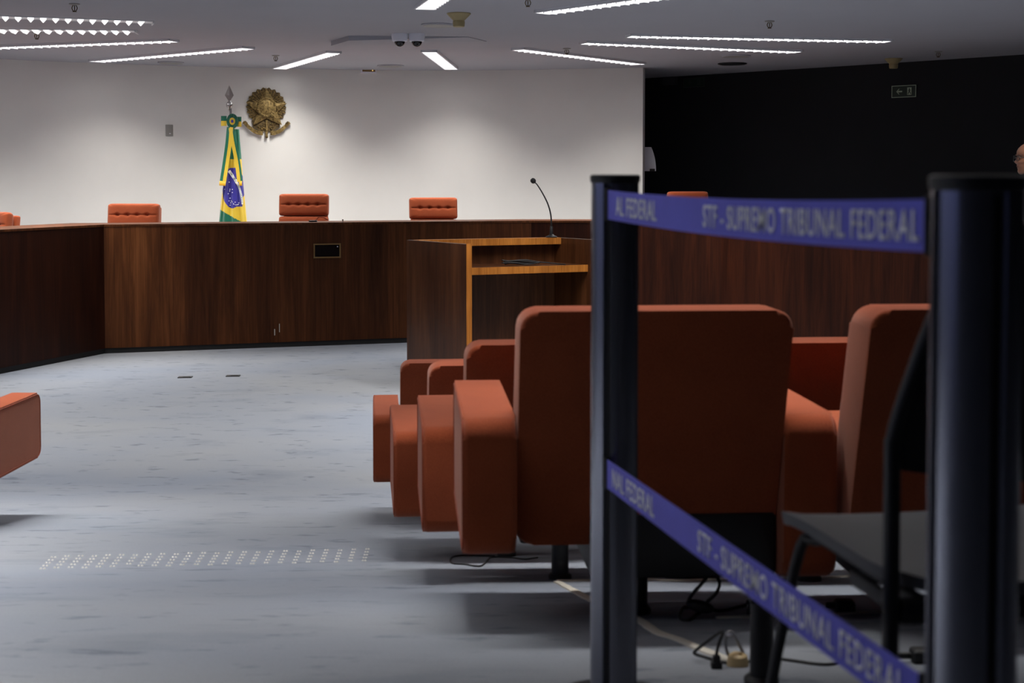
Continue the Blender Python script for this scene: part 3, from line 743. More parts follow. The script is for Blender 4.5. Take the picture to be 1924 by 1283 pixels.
# ------------------------------------------------------------------ flag on its staff
FY = 17.45; FU = FY/F
fx = at(433, 420, FY).x; t = thing('flag_on_staff', 'furled national flag with a green and yellow rosette standing behind the bench', 'flag', (fx, FY, DZ))
def fl(px, py, dy=0.0): q = at(px, py, FY+dy); return Vector((q.x-fx, dy, q.z-DZ))
bm = B(); lathe(bm, [(.16, 0), (.16, .02), (.05, .05), (.03, .12), (.02, .13)], (0, 0, 0), 28); obj('stand', bm, 'chrome', t)
bm = B(); tube(bm, [(0, 0, .1), fl(433, 192)], .0145, 14); obj('staff', bm, 'chrome', t)
z0 = fl(433, 204).z; bm = B(); lathe(bm, [(.014, z0-.03), (.020, z0), (.036, z0+.022), (.041, z0+.045), (.036, z0+.066), (.018, z0+.085), (.014, z0+.095)], (0, 0, 0), 20)
obj('finial_ball', bm, 'chrome', t)
bm = B(); zt, zb_, zm = fl(433, 160).z, fl(433, 192).z, fl(433, 179).z
vs = [bm.verts.new((0, 0, zt)), bm.verts.new((.054, 0, zm)), bm.verts.new((0, -.008, zm)), bm.verts.new((-.054, 0, zm)), bm.verts.new((0, .008, zm)), bm.verts.new((0, 0, zb_))]
for a, b in ((1, 2), (2, 3), (3, 4), (4, 1)): bm.faces.new((vs[0], vs[a], vs[b])); bm.faces.new((vs[5], vs[b], vs[a]))
obj('spearhead', bm, 'steel_matte', t, False)
# the cloth: (s,q) in zoomed photo measures; colour by printed design
def cloth_col(x, y, s):
    if ((x-262)/92)**2 + ((y-942)/168)**2 < 1 or (x > 262 and y > 775 and y < 1100 and x < 262+78*min(1, (y-775)/90)): 
        return 2
    if y < 620: return 0
    dl = 700 + (abs(x-262)*3.0 if y < 900 else 0)
    if y > 1120 + (x-150)*.56 and x < 352: return 0
    if y < 705: return 0
    return 1
bm = B(); NX, NY = 96, 190; G = []
for j in range(NY+1):
    y = 455 + j/NY*(1700-455); g = []
    tpr = min(1, max(0, (y-455)/785)); xl = 212 - 72*tpr**1.15 - max(0, y-1240)*.05; xr = 306 + 66*tpr**1.1 + max(0, y-1240)*.05
    for i in range(NX):
        a = 2*PI*i/NX; dep = (.05 + .035*tpr)
        x = (xl+xr)/2 + (xr-xl)/2*math.cos(a)
        fold = .014*math.sin(9*a + 1.5*math.sin(y*.004)) * (.35+.65*tpr) + .006*math.sin(17*a+y*.01)
        q = fl(380+.226*x, 140+.226*min(y, 5000)); yy = -dep*math.sin(a)*1.0 + fold*abs(math.sin(a))**.3
        g.append((bm.verts.new((q.x + fold*.25*math.cos(a), yy, q.z)), x, y, math.sin(a)))
    G.append(g)
for j in range(NY):
    for i in range(NX):
        k = (i+1) % NX; f = bm.faces.new((G[j][i][0], G[j+1][i][0], G[j+1][k][0], G[j][k][0]))
        x = (G[j][i][1]+G[j][k][1])/2; y = (G[j][i][2]+G[j+1][i][2])/2; fr = G[j][i][3] > -.05
        f.material_index = cloth_col(x, y, i) if fr else (0 if y < 800 or y > 1300 else 1)
bm.faces.new([g[0] for g in G[0]][::-1]); bm.faces.new([g[0] for g in G[-1]])
cloth = obj('flag_cloth', bm, None, t, True, ['fgreen', 'fyellow', 'fblue'])
def front(x, y):      # front surface of the cloth at zoomed coords
    tpr = min(1, max(0, (y-455)/785)); xl = 212 - 72*tpr**1.15; xr = 306 + 66*tpr**1.1
    c = max(-.98, min(.98, (x-(xl+xr)/2)/((xr-xl)/2))); a = math.acos(c); fold = .014*math.sin(9*a + 1.5*math.sin(y*.004))*(.35+.65*tpr) + .006*math.sin(17*a+y*.01)
    return fl(380+.226*x, 140+.226*y, 0) + Vector((0, -(.05+.035*tpr)*math.sin(a) + fold*abs(math.sin(a))**.3 - .008, 0))
band = spline([(232, 800, 0), (262, 842, 0), (290, 885, 0), (312, 930, 0), (328, 985, 0), (338, 1040, 0), (341, 1078, 0)], 6)
bm = B(); prev = None
for i, q in enumerate(band):
    tt = (band[min(len(band)-1, i+1)]-band[max(0, i-1)]).normalized(); nn = Vector((-tt.y, tt.x, 0)); wv = 12*(1-.62*i/len(band)); cur = []
    for a in (-wv, wv):
        for b in (0, .002): v = front(q.x+nn.x*a, q.y+nn.y*a); v.y -= b+.004; cur.append(bm.verts.new(v))
    if prev:
        for a, b in ((0, 1), (1, 3), (3, 2), (2, 0)): bm.faces.new((prev[a], prev[b], cur[b], cur[a]))
    else: bm.faces.new((cur[0], cur[1], cur[3], cur[2]))
    prev = cur
bm.faces.new((prev[0], prev[2], prev[3], prev[1])); bnd = obj('motto_band', bm, 'fwhite', cloth)
tb, x0, x1, y0, y1 = text_mesh('ORDEM E PROGRESSO', 1)
for v in tb.verts:
    s = (v.co.x-x0)/(x1-x0)*.93 + .03; f_ = s*(len(band)-1); i = min(len(band)-2, int(f_)); q = band[i].lerp(band[i+1], f_-i)
    tt = (band[i+1]-band[i]).normalized(); nn = Vector((-tt.y, tt.x, 0)); h_ = ((v.co.y-y0)/(y1-y0)-.5)*14*(1-.62*s)
    w3 = front(q.x-nn.x*h_, q.y-nn.y*h_); w3.y -= .009; v.co = w3
obj('motto_lettering', tb, 'fgreen', bnd, 'keep')
bm = B()
for x, y in ((235, 895), (193, 955), (240, 955), (262, 955), (238, 968), (262, 980), (228, 990), (240, 1028), (234, 1050), (252, 1050), (262, 1058), (285, 1060), (308, 1080), (312, 1066), (272, 1072), (290, 1082), (245, 1066), (242, 1085), (276, 1078), (300, 1082)):
    q = front(x, y); q.y -= .003; ball(bm, q, .006, 1, .5, 1, 8, 6)
obj('star_print', bm, 'fwhite', cloth)
# rosette, bow and ribbon tails
def strip(pts, w, mi, dy, name, parent, shift=0.0):
    b = B(); P = spline([(x, y, 0) for x, y in pts], 6); prev = None
    for i, q in enumerate(P):
        tt = (P[min(len(P)-1, i+1)]-P[max(0, i-1)]).normalized(); nn = Vector((tt.y, -tt.x, 0)); cur = []
        for a in (shift-w/2, shift+w/2):
            for d_ in (0, .004): v = fl(380+.226*(q.x+nn.x*a), 140+.226*(q.y+nn.y*a)); v.y = dy - d_ - .01*math.sin(i*.4) ; cur.append(b.verts.new(v))
        if prev:
            for a, c_ in ((0, 1), (1, 3), (3, 2), (2, 0)): b.faces.new((prev[a], prev[c_], cur[c_], cur[a]))
        else: b.faces.new((cur[0], cur[1], cur[3], cur[2]))
        prev = cur
    b.faces.new((prev[0], prev[2], prev[3], prev[1])); return obj(name, b, mi, parent)
for nm, pts, s in (('l', [(246, 440), (236, 560), (212, 720), (188, 890)], 1), ('r', [(262, 445), (285, 580), (312, 730), (334, 890)], -1)):
    rt = strip(pts, 28, 'fyellow', -.115, 'ribbon_tail', t, -13*s if False else (13*s if s > 0 else 13*s))
    strip(pts, 26 if s > 0 else 16, 'fgreen', -.110, 'green_stripe', rt, (-13 if s > 0 else 9))
    e = pts[-1]; strip([(e[0], e[1]-4), (e[0]-3*s, e[1]+34)], 52 if s > 0 else 24, 'fgold', -.120, 'fringe', rt, 0)
for x0, x1, yt, ym, yb in ((168, 216, 347, 388, 430), (300, 338, 354, 394, 437)):
    bl = strip([(x0, (yt+ym)/2), (x1, (yt+ym)/2)], abs(ym-yt), 'fgreen', -.085, 'bow_loop', t)
    strip([(x0, (yb+ym)/2), (x1, (yb+ym)/2)], abs(yb-ym), 'fyellow', -.085, 'yellow_stripe', bl)
c = fl(440, 228.5); c.y = -.105
RM = Matrix.Translation(c) @ Matrix.Rotation(PI/2, 4, 'X') @ Matrix.Diagonal((1, 1.3, 1, 1))
bm = B(); poly = []
for i in range(64):
    a = 2*PI*i/64; r = .074 if i % 2 else .066; poly.append((r*math.cos(a), r*math.sin(a)))
prism(bm, poly, -.004, .008, RM)
for i in range(32):
    a = 2*PI*i/32; tube(bm, [RM @ Vector((.028*math.cos(a), .028*math.sin(a), .010)), RM @ Vector((.070*math.cos(a), .070*math.sin(a), .009))], .0028, 5)
ro = obj('rosette', bm, 'fgreen', t)
bm = B(); cyl(bm, (0, 0, .008), .034, .008, 24, None, RM); ry = obj('rosette_ring', bm, 'fyellow', ro)
bm = B(); cyl(bm, (0, 0, .016), .015, .006, 16, None, RM); obj('rosette_centre', bm, 'fblue', ro)

# ------------------------------------------------------------------ barrier posts and printed belts
def post(label, X, Y, ang):
    z = fz(Y); top = EYE + .012*0 + (HOR-328)*Y/F
    t = thing('barrier_post', label, 'barrier post', (X, Y, z), ang, None); h = top - z; R = .0395
    bm = B(); prof = [(.113, 0), (.115, .006), (.108, .016), (.05, .03), (.045, .034)]
    lathe(bm, prof, (0, 0, 0), 40); obj('base_plate', bm, 'black', t)
    bm = B(); poly = []; ns = 72            # extruded tube with four belt slots
    for i in range(ns):
        a = 2*PI*i/ns; k = (a + PI/4) % (PI/2) - PI/4; r = R - (.0055 if abs(k) < .17 else 0); poly.append((r*math.cos(a), r*math.sin(a)))
    prism(bm, poly, .03, h-.012); tb_ = obj('tube', bm, 'anod', t)
    for i in range(4):
        a = i*PI/2; b = B(); mm = Matrix.Rotation(a, 4, 'Z'); box(b, R-.0065, R-.0045, -.0055, .0055, .04, h-.02, mm); obj('slot_lining', b, 'anod_dark', tb_, False)
    bm = B(); lathe(bm, [(.040, -.014), (.0418, -.010), (.0418, -.002), (.038, .0)], (0, 0, h), 40); obj('cap', bm, 'anod_dark', t)
    return t, h
FP, NP_ = Vector((.172, 2.375)), Vector((.411, 1.257))
bd = (NP_-FP).normalized(); ba = math.atan2(bd.y, bd.x)
p1, h1 = post('farther barrier post, slim dark metal tube standing before the orange seats', FP.x, FP.y, math.radians(-23))
p2, h2 = post('nearest barrier post, wide dark tube at the right edge of the photo', NP_.x, NP_.y, math.radians(12))
b0 = FP + Vector((-.016, -.040)); b1 = Vector((.3725, 1.274)); BL = (b1-b0).length; bdir = (b1-b0).normalized(); bn = Vector((bdir.y, -bdir.x))
def tpar(px):                              # distance along the belt seen at image column px
    k = (px-W/2)/F; return BL*(k*b0.y-b0.x)/((b1.x-b0.x)-k*(b1.y-b0.y))
def belt(label, zfar, znear, sag, texts):
    def P(s, z, off=0.0):
        q = b0 + bdir*s + bn*off; f_ = s/BL; return Vector((q.x, q.y, EYE - (zfar+(znear-zfar)*f_) - sag*4*f_*(1-f_) + z))
    bw = .0475; bm = B(); prev = None
    for i in range(41):
        s = BL*i/40; cur = [bm.verts.new(P(s, z, o)) for z, o in ((-bw/2, 0), (bw/2, 0), (bw/2, -.0012), (-bw/2, -.0012))]
        if prev:
            for k in range(4): bm.faces.new((prev[k], prev[(k+1) % 4], cur[(k+1) % 4], cur[k]))
        else: bm.faces.new(cur[::-1])
        prev = cur
    bm.faces.new(prev)
    o = obj('webbing', bm, 'belt', None, False)
    t = thing('barrier_belt', label, 'barrier belt'); o.parent = t
    for txt, sa, sb in texts:
        tb, x0, x1, y0, y1 = text_mesh(txt, 1, 1.08, .009)
        for v in tb.verts:
            s = sa + (v.co.x-x0)/(x1-x0)*(sb-sa); v.co = P(s, ((v.co.y-y0)/(y1-y0)-.5)*.0295, .0006)
        g = bmesh.ops.extrude_face_region(tb, geom=tb.faces[:]); bmesh.ops.translate(tb, vec=Vector((bn.x, bn.y, 0))*.0004, verts=[v for v in g['geom'] if isinstance(v, bmesh.types.BMVert)])
        obj('lettering', tb, 'letter', o, False)
    for s, ln in ((-.006, .012), (BL-.003, .005)):
        b = B(); cs = [P(s, 0, 0) + Vector((bdir.x, bdir.y, 0))*k for k in (0, ln)]; m = frame_mtx((cs[0]+cs[1])/2, (bdir.x, bdir.y, 0)); rbox(b, -ln/2, ln/2, -.027, .027, -.005, .003, .002, 2, m); obj('end_clip', b, 'anod_dark', t)
    return t
full = 'STF - SUPREMO TRIBUNAL FEDERAL'
sA, sB = tpar(1322), tpar(1729)
belt('upper blue belt with white lettering stretched between the two barrier posts', .0386, .0400, .0065, [(full, sA, sB), ('AL FEDERAL', tpar(1158), tpar(1234))])
belt('lower blue belt with white lettering, sloping down to the right in the photo', .4830, .4730, .0, [(full, tpar(1316), tpar(1712)), ('NAL FEDERAL', tpar(1153), tpar(1232))])

# ------------------------------------------------------------------ grey visitor chair
VX, VY = .618, 1.60
t = thing('visitor_chair', 'grey plastic visitor chair with a black tube frame, partly behind the near post', 'chair', (VX, VY, fz(VY)), math.radians(10))
hw = .215
bm = B(); nx, ny = 20, 20; G = []
for j in range(ny+1):
    g = []
    for i in range(nx+1):
        u, v = i/nx*2-1, j/ny*2-1; k = max(abs(u), abs(v))/max(1e-6, (abs(u)**7+abs(v)**7)**(1/7))
        X, Y = u*k*hw, .155+v*k*.205
        z = .452 - .012*(1-u*u)*(1-v*v) + .010*abs(u)**3 - (.020*max(0, v)**3)
        g.append((X, Y, z))
    G.append(g)
T = [[bm.verts.new(q) for q in g] for g in G]; Bo = [[bm.verts.new((q[0]*.985, .155+(q[1]-.155)*.985, q[2]-.016)) for q in g] for g in G]
for j in range(ny):
    for i in range(nx):
        bm.faces.new((T[j][i], T[j][i+1], T[j+1][i+1], T[j+1][i])); bm.faces.new((Bo[j][i], Bo[j+1][i], Bo[j+1][i+1], Bo[j][i+1]))
for i in range(nx):
    bm.faces.new((T[0][i], Bo[0][i], Bo[0][i+1], T[0][i+1])); bm.faces.new((T[ny][i], T[ny][i+1], Bo[ny][i+1], Bo[ny][i]))
    bm.faces.new((T[i][0], T[i+1][0], Bo[i+1][0], Bo[i][0])); bm.faces.new((T[i][nx], Bo[i][nx], Bo[i+1][nx], T[i+1][nx]))
obj('seat', bm, 'seat_grey', t)
for s in (-1, 1):
    bm = B(); tube(bm, [(s*.213, -.03, 0), (s*.213, -.03, .30), (s*.213, -.03, .61)], .0092, 12); lg = obj('rear_leg', bm, 'black', t)
    bm = B(); cyl(bm, (s*.213, -.03, -.002), .015, .03, 12); obj('foot_cap', bm, 'rubber', lg)
    bm = B(); tube(bm, [(s*.165, -.03, .422), (s*.165, .20, .422), (s*.172, .285, .418), (s*.185, .325, .37), (s*.232, .38, 0)], .0078, 12, False, 5); lg = obj('front_leg', bm, 'black', t)
    bm = B(); cyl(bm, (s*.231, .379, -.002), .012, .03, 12); obj('foot_cap', bm, 'rubber', lg)
arch = [(-.213, -.03, .60), (-.209, -.032, .625), (-.196, -.042, .68), (-.176, -.058, .75), (-.150, -.070, .80), (-.10, -.078, .835), (0, -.08, .842)]
arch += [(-a, b, c_) for a, b, c_ in arch[:-1]][::-1]
bm = B(); tube(bm, arch, .0092, 12, False, 5); obj('back_frame', bm, 'black', t)
bm = B(); A2 = spline(arch, 4); low = []
for k in range(9): a = k/8; low.append(Vector((.205-.41*a, -.026, .575-.02*math.sin(PI*a))))
ringp = [Vector(q) for q in A2] + low; c_ = sum(ringp, Vector())/len(ringp)
f1 = [bm.verts.new(q) for q in ringp]; f2 = [bm.verts.new(q+Vector((0, .012, 0))) for q in ringp]; ca = bm.verts.new(c_+Vector((0, -.03, 0))); cb = bm.verts.new(c_+Vector((0, -.018, 0))); n = len(ringp)
for i in range(n):
    j = (i+1) % n; bm.faces.new((f1[i], f1[j], ca)); bm.faces.new((f2[j], f2[i], cb)); bm.faces.new((f1[i], f2[i], f2[j], f1[j]))
obj('back_shell', bm, 'rubber', t)
bm = B(); rbox(bm, -.205, .205, -.04, -.005, .405, .430, .008, 3); obj('rear_crossbar', bm, 'black', t)
bm = B(); rbox(bm, -.207, -.195, -.03, .10, .414, .432, .004, 2); obj('side_rail', bm, 'black', t)

# ------------------------------------------------------------------ floor: tape, cables, outlets, studs
def tape(label, px, width, m='tape'):
    P = [on_floor(x, y) for x, y in px]; P = spline(P, 5); bm = B(); prev = None; rr = random.Random(len(px))
    for i, q in enumerate(P):
        tt = (P[min(len(P)-1, i+1)]-P[max(0, i-1)]).normalized(); nn = Vector((-tt.y, tt.x, 0)).normalized(); w_ = width*(1+.12*rr.uniform(-1, 1))/2
        z = fz(q.y); cur = [bm.verts.new((q.x+nn.x*a, q.y+nn.y*a, fz(q.y+nn.y*a)+b)) for a, b in ((-w_, -.002), (w_, -.002), (w_*.9, .004), (0, .006), (-w_*.9, .004))]
        if prev:
            for k in range(5): bm.faces.new((prev[k], prev[(k+1) % 5], cur[(k+1) % 5], cur[k]))
        else: bm.faces.new(cur[::-1])
        prev = cur
    bm.faces.new(prev); return tag(obj('floor_tape', bm, m, None, False), label, 'tape')
tape('wide cream tape running diagonally to the beige floor outlet', [(1047, 1094), (1075, 1109), (1110, 1128), (1150, 1146), (1200, 1166), (1235, 1189), (1275, 1203), (1330, 1226), (1380, 1244)], .026)
tape('thin cream tape across the carpet behind the nearest lounge seat pedestals', [(1046, 1092), (1120, 1091), (1200, 1089), (1270, 1092), (1340, 1090), (1400, 1089), (1470, 1088), (1530, 1086), (1600, 1083), (1650, 1077), (1760, 1072)], .030)
tape('thin cream tape across the carpet below the grey chair seat', [(1345, 1162), (1400, 1160), (1480, 1158), (1560, 1156), (1620, 1153), (1680, 1151), (1760, 1149)], .017)
def cable(label, px, r=.005, m='rubber', lift=0.0, lifts=None, name='floor_cable', sm=7, root=None):
    pts = []
    for i, (x, y) in enumerate(px):
        l_ = (lifts[i] if lifts else 0) ; Y = on_floor(px[0][0], px[0][1]).y if l_ else None
        q = on_floor(x, y) if not l_ else at(x, y, on_floor(x, y + l_).y)
        q.z = max(q.z, fz(q.y)) + r*.9; pts.append(q)
    bm = B(); tube(bm, pts, r, 8, False, sm); o = obj(name, bm, m, root); 
    return o if root is not None else tag(o, label, 'cable')
cable('black cable loop on the aisle carpet under the nearest armrest', [(1010, 1049), (985, 1052), (960, 1049), (925, 1048), (916, 1054), (905, 1064), (893, 1065), (875, 1062), (852, 1060), (846, 1055), (850, 1048), (865, 1045), (885, 1045), (930, 1046)], .0032)
# looped cable with in-line switch
t = thing('looped_cable', 'black looped cable with an in-line switch on the carpet beside the nearest pedestal', 'cable')
cable('', [(1250, 1086), (1290, 1088), (1330, 1086), (1352, 1087)], .004, root=t, name='cord', lifts=[60, 60, 60, 60])
cable('', [(1328, 1087), (1318, 1100), (1300, 1120), (1292, 1135), (1293, 1143), (1284, 1145), (1277, 1158), (1281, 1167), (1295, 1167), (1308, 1158), (1320, 1150)], .0042, root=t, name='cord', lifts=[72, 60, 40, 22, 12, 10, 5, 0, 0, 2, 8])
cable('', [(1348, 1087), (1352, 1100), (1345, 1118), (1330, 1132), (1324, 1140)], .0042, root=t, name='cord', lifts=[72, 58, 38, 20, 14])
cable('', [(1325, 1143), (1345, 1150), (1365, 1149), (1388, 1143), (1404, 1139)], .0042, root=t, name='cord', lifts=[12, 5, 5, 8, 12])
q = on_floor(1318, 1163); m = Matrix.Translation(q+Vector((-.004, 0, .030))) @ Matrix.Rotation(math.radians(14), 4, 'Y')
bm = B(); ball(bm, (0, 0, 0), .02, 1.7, .9, .72, 18, 12, m); obj('inline_switch', bm, 'rubber', t)
q = on_floor(1412, 1158); bm = B(); rbox(bm, q.x-.010, q.x+.012, q.y-.01, q.y+.012, q.z, q.z+.032, .004, 2); ball(bm, q+Vector((-.003, 0, .034)), .011, 1, 1, .6, 12, 8); obj('plug', bm, 'rubber', t)
# plug block behind the belt
q = on_floor(1588, 1150); t = thing('power_adapter', 'black power adapter on the carpet peeking over the lower belt', 'adapter', q)
bm = B(); rbox(bm, -.026, .022, -.02, .02, 0, .030, .008, 3); obj('body', bm, 'rubber', t); bm = B(); rbox(bm, -.048, -.02, -.006, .006, .010, .024, .004, 2); obj('strain_relief', bm, 'rubber', t)
q = on_floor(1740, 1245); t = thing('power_adapter', 'black power adapter on the carpet beside the near post, above the lower belt', 'adapter', q+Vector((.0, 0, 0)))
bm = B(); rbox(bm, -.03, .035, -.02, .02, 0, .028, .008, 3); obj('body', bm, 'rubber', t); bm = B(); rbox(bm, -.055, -.025, -.006, .006, .008, .020, .004, 2); obj('strain_relief', bm, 'rubber', t)
# floor outlet, its plug and cables
q = on_floor(1388, 1253); t = thing('floor_outlet', 'round beige floor outlet at the end of the cream tape', 'outlet', q+Vector((0, .012, 0)))
bm = B(); lathe(bm, [(.020, -.004), (.0205, .006), (.018, .018), (.012, .022), (.001, .023)], (0, 0, 0), 28); obj('cover', bm, 'beige', t)
bm = B(); cyl(bm, (.004, -.006, .020), .004, .004, 10); obj('screw', bm, 'brass', t)
t = thing('power_cable', 'black power cable plugged in beside the beige floor outlet', 'cable')
q = on_floor(1346, 1256); bm = B(); rbox(bm, q.x-.0105, q.x+.0105, q.y-.008, q.y+.010, q.z, q.z+.013, .002, 2); rbox(bm, q.x-.007, q.x+.007, q.y-.006, q.y+.006, q.z+.010, q.z+.026, .002, 2); obj('plug', bm, 'rubber', t)
cable('', [(1346, 1234), (1348, 1222), (1353, 1205), (1358, 1192)], .0032, root=t, name='cord', lifts=[22, 34, 50, 62])
cable('', [(1358, 1190), (1350, 1192), (1335, 1203), (1318, 1216), (1305, 1227), (1308, 1232), (1330, 1239), (1360, 1247), (1395, 1248), (1420, 1243), (1450, 1240), (1480, 1243), (1530, 1250), (1562, 1251), (1595, 1243), (1615, 1238)], .0032, root=t, name='cord', lifts=[64, 60, 45, 30, 14, 8, 4, 2, 0, 0, 0, 0, 0, 0, 0, 0])
t = thing('arched_white_cable', 'pale cable arching up over the beige floor outlet', 'cable')
cable('', [(1372, 1238), (1365, 1224), (1363, 1205), (1366, 1192), (1374, 1190), (1381, 1200), (1390, 1216), (1397, 1232)], .0032, 'screen_cable', root=t, name='cord', lifts=[10, 26, 44, 58, 60, 50, 32, 14])
q = at(1370, 1191, on_floor(1370, 1250).y); bm = B(); ball(bm, q, .0055, 1.2, 1, .8, 10, 8); obj('tie', bm, 'white_plastic', t)
# slot lids in the front carpet
for l, x, y in (('small dark slot lid in the far carpet, left of two', 348, 709), ('small dark slot lid in the far carpet, right of two', 438, 706.5)):
    q = on_floor(x, y); t = thing('floor_slot', l, 'floor box', q, math.radians(4)); bm = B(); box(bm, -.062, .062, -.045, .045, -.004, .006); obj('lid', bm, 'anod_dark', t, False)
    bm = B(); box(bm, -.02, .05, -.02, .0, .006, .009); obj('flap', bm, 'black', t, False)
# tactile strips: each carries two rows of five studs
bm = B(); lathe(bm, [(.0042, -.001), (.0041, .003), (.0026, .0050), (.0004, .0055)], (0, 0, 0), 10)
stud0 = obj('stud', bm, 'stud'); first = True
NS = 24
for k in range(NS):
    f_ = k/(NS-1); xb = 80 + (684-80)*f_; yb = 1068 - 14*f_ + (1.2 if k % 3 == 0 else 0); nrow = 4 if k == 6 else 5
    xt = xb + 20.5 - 14.0*f_; yt = yb - 21.5; pw = 6.6 - 2.2*f_
    q0 = on_floor((xb+xt)/2, (yb+yt)/2)
    lab = 'tactile floor strip of paired bright studs on the aisle carpet'
    if k == 0: lab = 'leftmost of the tactile floor strips of bright studs on the carpet'
    elif k == NS-1: lab = 'rightmost of the tactile floor strips of bright studs, nearest the orange seats'
    elif k == 6: lab = 'short tactile floor strip with only four rows of bright studs'
    t = thing('tactile_strip', lab, 'tactile strip', q0, 0, 'tactile strips across the aisle' )
    if k in (0, 6, NS-1): t['group'] = 'tactile strips across the aisle'
    for j in range(nrow):
        g = j/(nrow-1) if nrow > 1 else 0
        if k == 6: g = (j+1)/4
        for s in (-.5, .5):
            q = on_floor(xb+(xt-xb)*g + s*pw, yb+(yt-yb)*g) - q0
            if first: o = stud0; first = False
            else: o = stud0.copy(); C.objects.link(o)
            o.parent = t; o.location = q
            o.rotation_euler = (math.radians(-10), 0, 0)

# ------------------------------------------------------------------ person at the right edge
PX, PY, PZ = 3.60, 9.9, .36
t = thing('person', 'bald person with glasses in dark clothes, in profile at the right edge', 'person', (PX, PY, PZ), PI/2)   # local +Y = facing, world -X
def skinned(name, verts, edges, m, parent, sub=2, root=0):
    me = bpy.data.meshes.new(name); me.from_pydata([v[:3] for v in verts], edges, []); o = bpy.data.objects.new(name, me); C.objects.link(o)
    sk = o.modifiers.new('skin', 'SKIN'); sk.use_smooth_shade = True
    for i, v in enumerate(verts):
        r = v[3] if isinstance(v[3], tuple) else (v[3], v[3]); me.skin_vertices[0].data[i].radius = r; me.skin_vertices[0].data[i].use_root = (i == root)
    sb = o.modifiers.new('sub', 'SUBSURF'); sb.levels = sub; sb.render_levels = sub
    bpy.context.view_layer.update(); dg = bpy.context.evaluated_depsgraph_get(); nm = bpy.data.meshes.new_from_object(o.evaluated_get(dg)); nm.name = name
    for p_ in nm.polygons: p_.use_smooth = True
    nm.materials.clear(); nm.materials.append(M[m]); o.modifiers.clear(); o.data = nm; o.parent = parent; return o
HT = at(1930, 266, PY).z - PZ          # standing height
body = [(0, 0, .93, (.15, .11)), (0, -.01, 1.10, (.14, .105)), (0, -.005, 1.28, (.165, .115)), (0, -.01, 1.40, (.13, .09)), (0, 0, 1.46, .058), (0, .02, 1.54, .055)]
edges = [(0, 1), (1, 2), (2, 3), (3, 4), (4, 5)]; n0 = 6
for s in (-1, 1):
    i = len(body); body += [(s*.17, -.01, 1.385, .062), (s*.225, -.03, 1.12, .048), (s*.22, .04, .90, .036), (s*.215, .06, .83, .03)]
    edges += [(3, i), (i, i+1), (i+1, i+2), (i+2, i+3)]
    i = len(body); body += [(s*.095, 0, .82, .09), (s*.10, .01, .48, .062), (s*.105, -.02, .09, .044), (s*.11, .06, .045, .04), (s*.115, .13, .035, .034)]
    edges += [(0, i), (i, i+1), (i+1, i+2), (i+2, i+3), (i+3, i+4)]
skinned('body', body, edges, 'suit', t)
for s in (-1, 1):
    hv = [(s*.215, .06, .84, .027), (s*.214, .068, .79, (.022, .036)), (s*.213, .074, .755, (.018, .038))]; he = [(0, 1), (1, 2)]
    for k, ln in enumerate((.062, .072, .068, .052)):
        i = len(hv); y = .046+.019*k; hv += [(s*.212, y, .735, .0095), (s*.207, y+.004, .735-ln*.55, .0088), (s*.196, y+.003, .735-ln, .0075)]; he += [(2, i), (i, i+1), (i+1, i+2)]
    i = len(hv); hv += [(s*.206, .105, .785, .012), (s*.200, .122, .755, .010), (s*.194, .124, .728, .0085)]; he += [(1, i), (i, i+1), (i+1, i+2)]
    skinned('hand', hv, he, 'skin', t, 1)
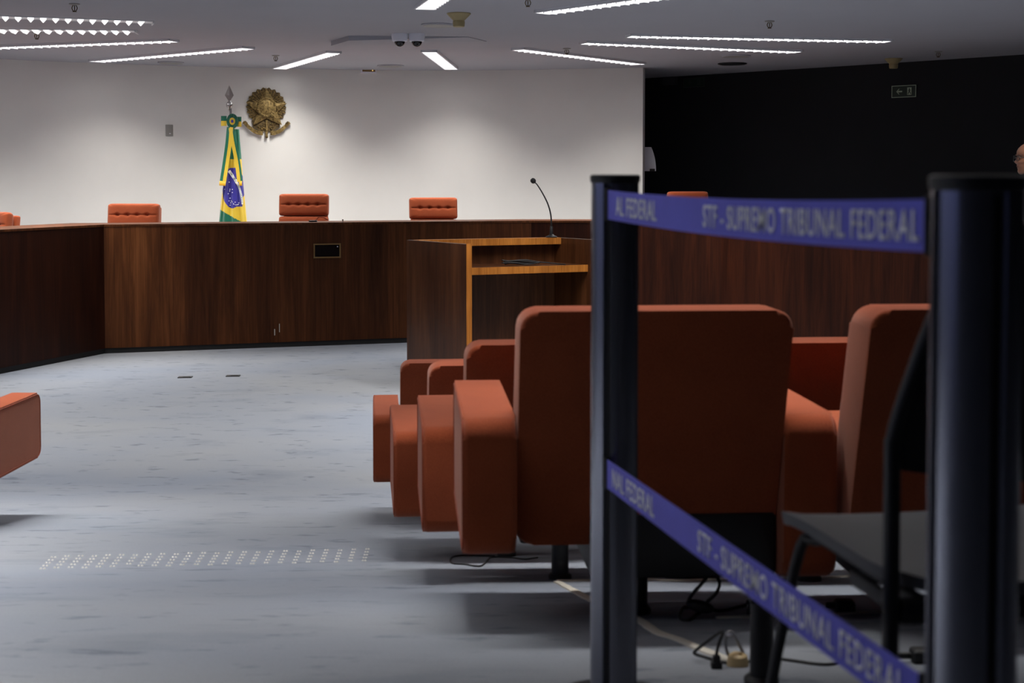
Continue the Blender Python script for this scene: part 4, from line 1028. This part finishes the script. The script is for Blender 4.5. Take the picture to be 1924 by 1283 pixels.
# head: swept from a side profile (y forward, z up) with width per ring
hz = HT - .232
prof = [  # z, front y, back y, half width
 (.000, .052, -.030, .040), (.010, .074, -.045, .050), (.026, .083, -.055, .058), (.040, .080, -.062, .063), (.052, .084, -.068, .066), (.062, .088, -.072, .068), (.072, .086, -.078, .069),
 (.082, .099, -.084, .071), (.090, .108, -.088, .072), (.100, .100, -.092, .073), (.112, .090, -.095, .074), (.122, .083, -.097, .075), (.134, .088, -.099, .077), (.146, .090, -.100, .079), (.165, .088, -.100, .080),
 (.185, .078, -.095, .078), (.203, .060, -.084, .070), (.218, .036, -.064, .054), (.228, .012, -.038, .034), (.232, -.004, -.018, .012)]
bm = B(); rings = []; ns = 40
for z, fy, by, hw_ in prof:
    r = []
    cy_ = (fy*.35+by*.65); 
    for i in range(ns):
        a = 2*PI*i/ns; s_, c2 = math.sin(a), math.cos(a)     # c2=+1 front
        nose = 1 if .078 <= z <= .112 else 0; fl_ = .085 if nose else fy
        y = cy_ + ((fl_-cy_) if c2 > 0 else (cy_-by))*c2*(1 if c2 < 0 else abs(c2)**-.15 if abs(c2) > .05 else 1)
        x = hw_*math.copysign(abs(s_)**.9, s_)
        if nose and c2 > .90: y += (fy-fl_)*((c2-.90)/.10)**.8
        if .108 <= z <= .126 and .80 < c2 < .97: y -= .006
        r.append(bm.verts.new((x, y, hz+z)))
    rings.append(r)
for a, b in zip(rings, rings[1:]):
    for i in range(ns): bm.faces.new((a[i], a[(i+1) % ns], b[(i+1) % ns], b[i]))
bm.faces.new(rings[0][::-1]); bm.faces.new(rings[-1])
tube(bm, [(0, -.005, HT-.32), (0, .0, HT-.26), (0, .0, hz+.06)], lambda k: .056, 20)
for s in (-1, 1):
    ball(bm, (s*.078, -.012, hz+.098), .030, .28, .62, 1.0, 12, 10); ball(bm, (s*.031, .080, hz+.117), .0125, 1.1, .5, .75, 12, 8)
hd_ = obj('head', bm, 'skin', t)
bm = B()
for s in (-1, 1):
    cx = s*.033; pts = [(cx + .024*math.cos(a), .101-.10*0 - .006*abs(math.cos(a)), hz+.114 + .019*math.sin(a)) for a in [2*PI*k/20 for k in range(20)]]
    tube(bm, pts, .0022, 6, True); tube(bm, [(s*.057, .096, hz+.120), (s*.074, .06, hz+.119), (s*.080, -.012, hz+.114)], .0026, 6)
tube(bm, [(-.010, .104, hz+.117), (0, .110, hz+.119), (.010, .104, hz+.117)], .0022, 6)
obj('glasses', bm, 'black', t)
bm = B()
for s in (-1, 1): tube(bm, [(s*.012, .090, hz+.134), (s*.032, .088, hz+.140), (s*.052, .074, hz+.135)], .0035, 6)
tube(bm, [(-.022, .078, hz+.056), (0, .088, hz+.057), (.022, .078, hz+.056)], .003, 6)
obj('brows_and_lips', bm, mat('brow_brown', (.10, .045, .03), .7), t)
bm = B(); lathe(bm, [(.062, HT-.33), (.066, HT-.31), (.060, HT-.29), (.055, HT-.29)], (0, 0, 0), 24); obj('shirt_collar', bm, 'shirt', t)
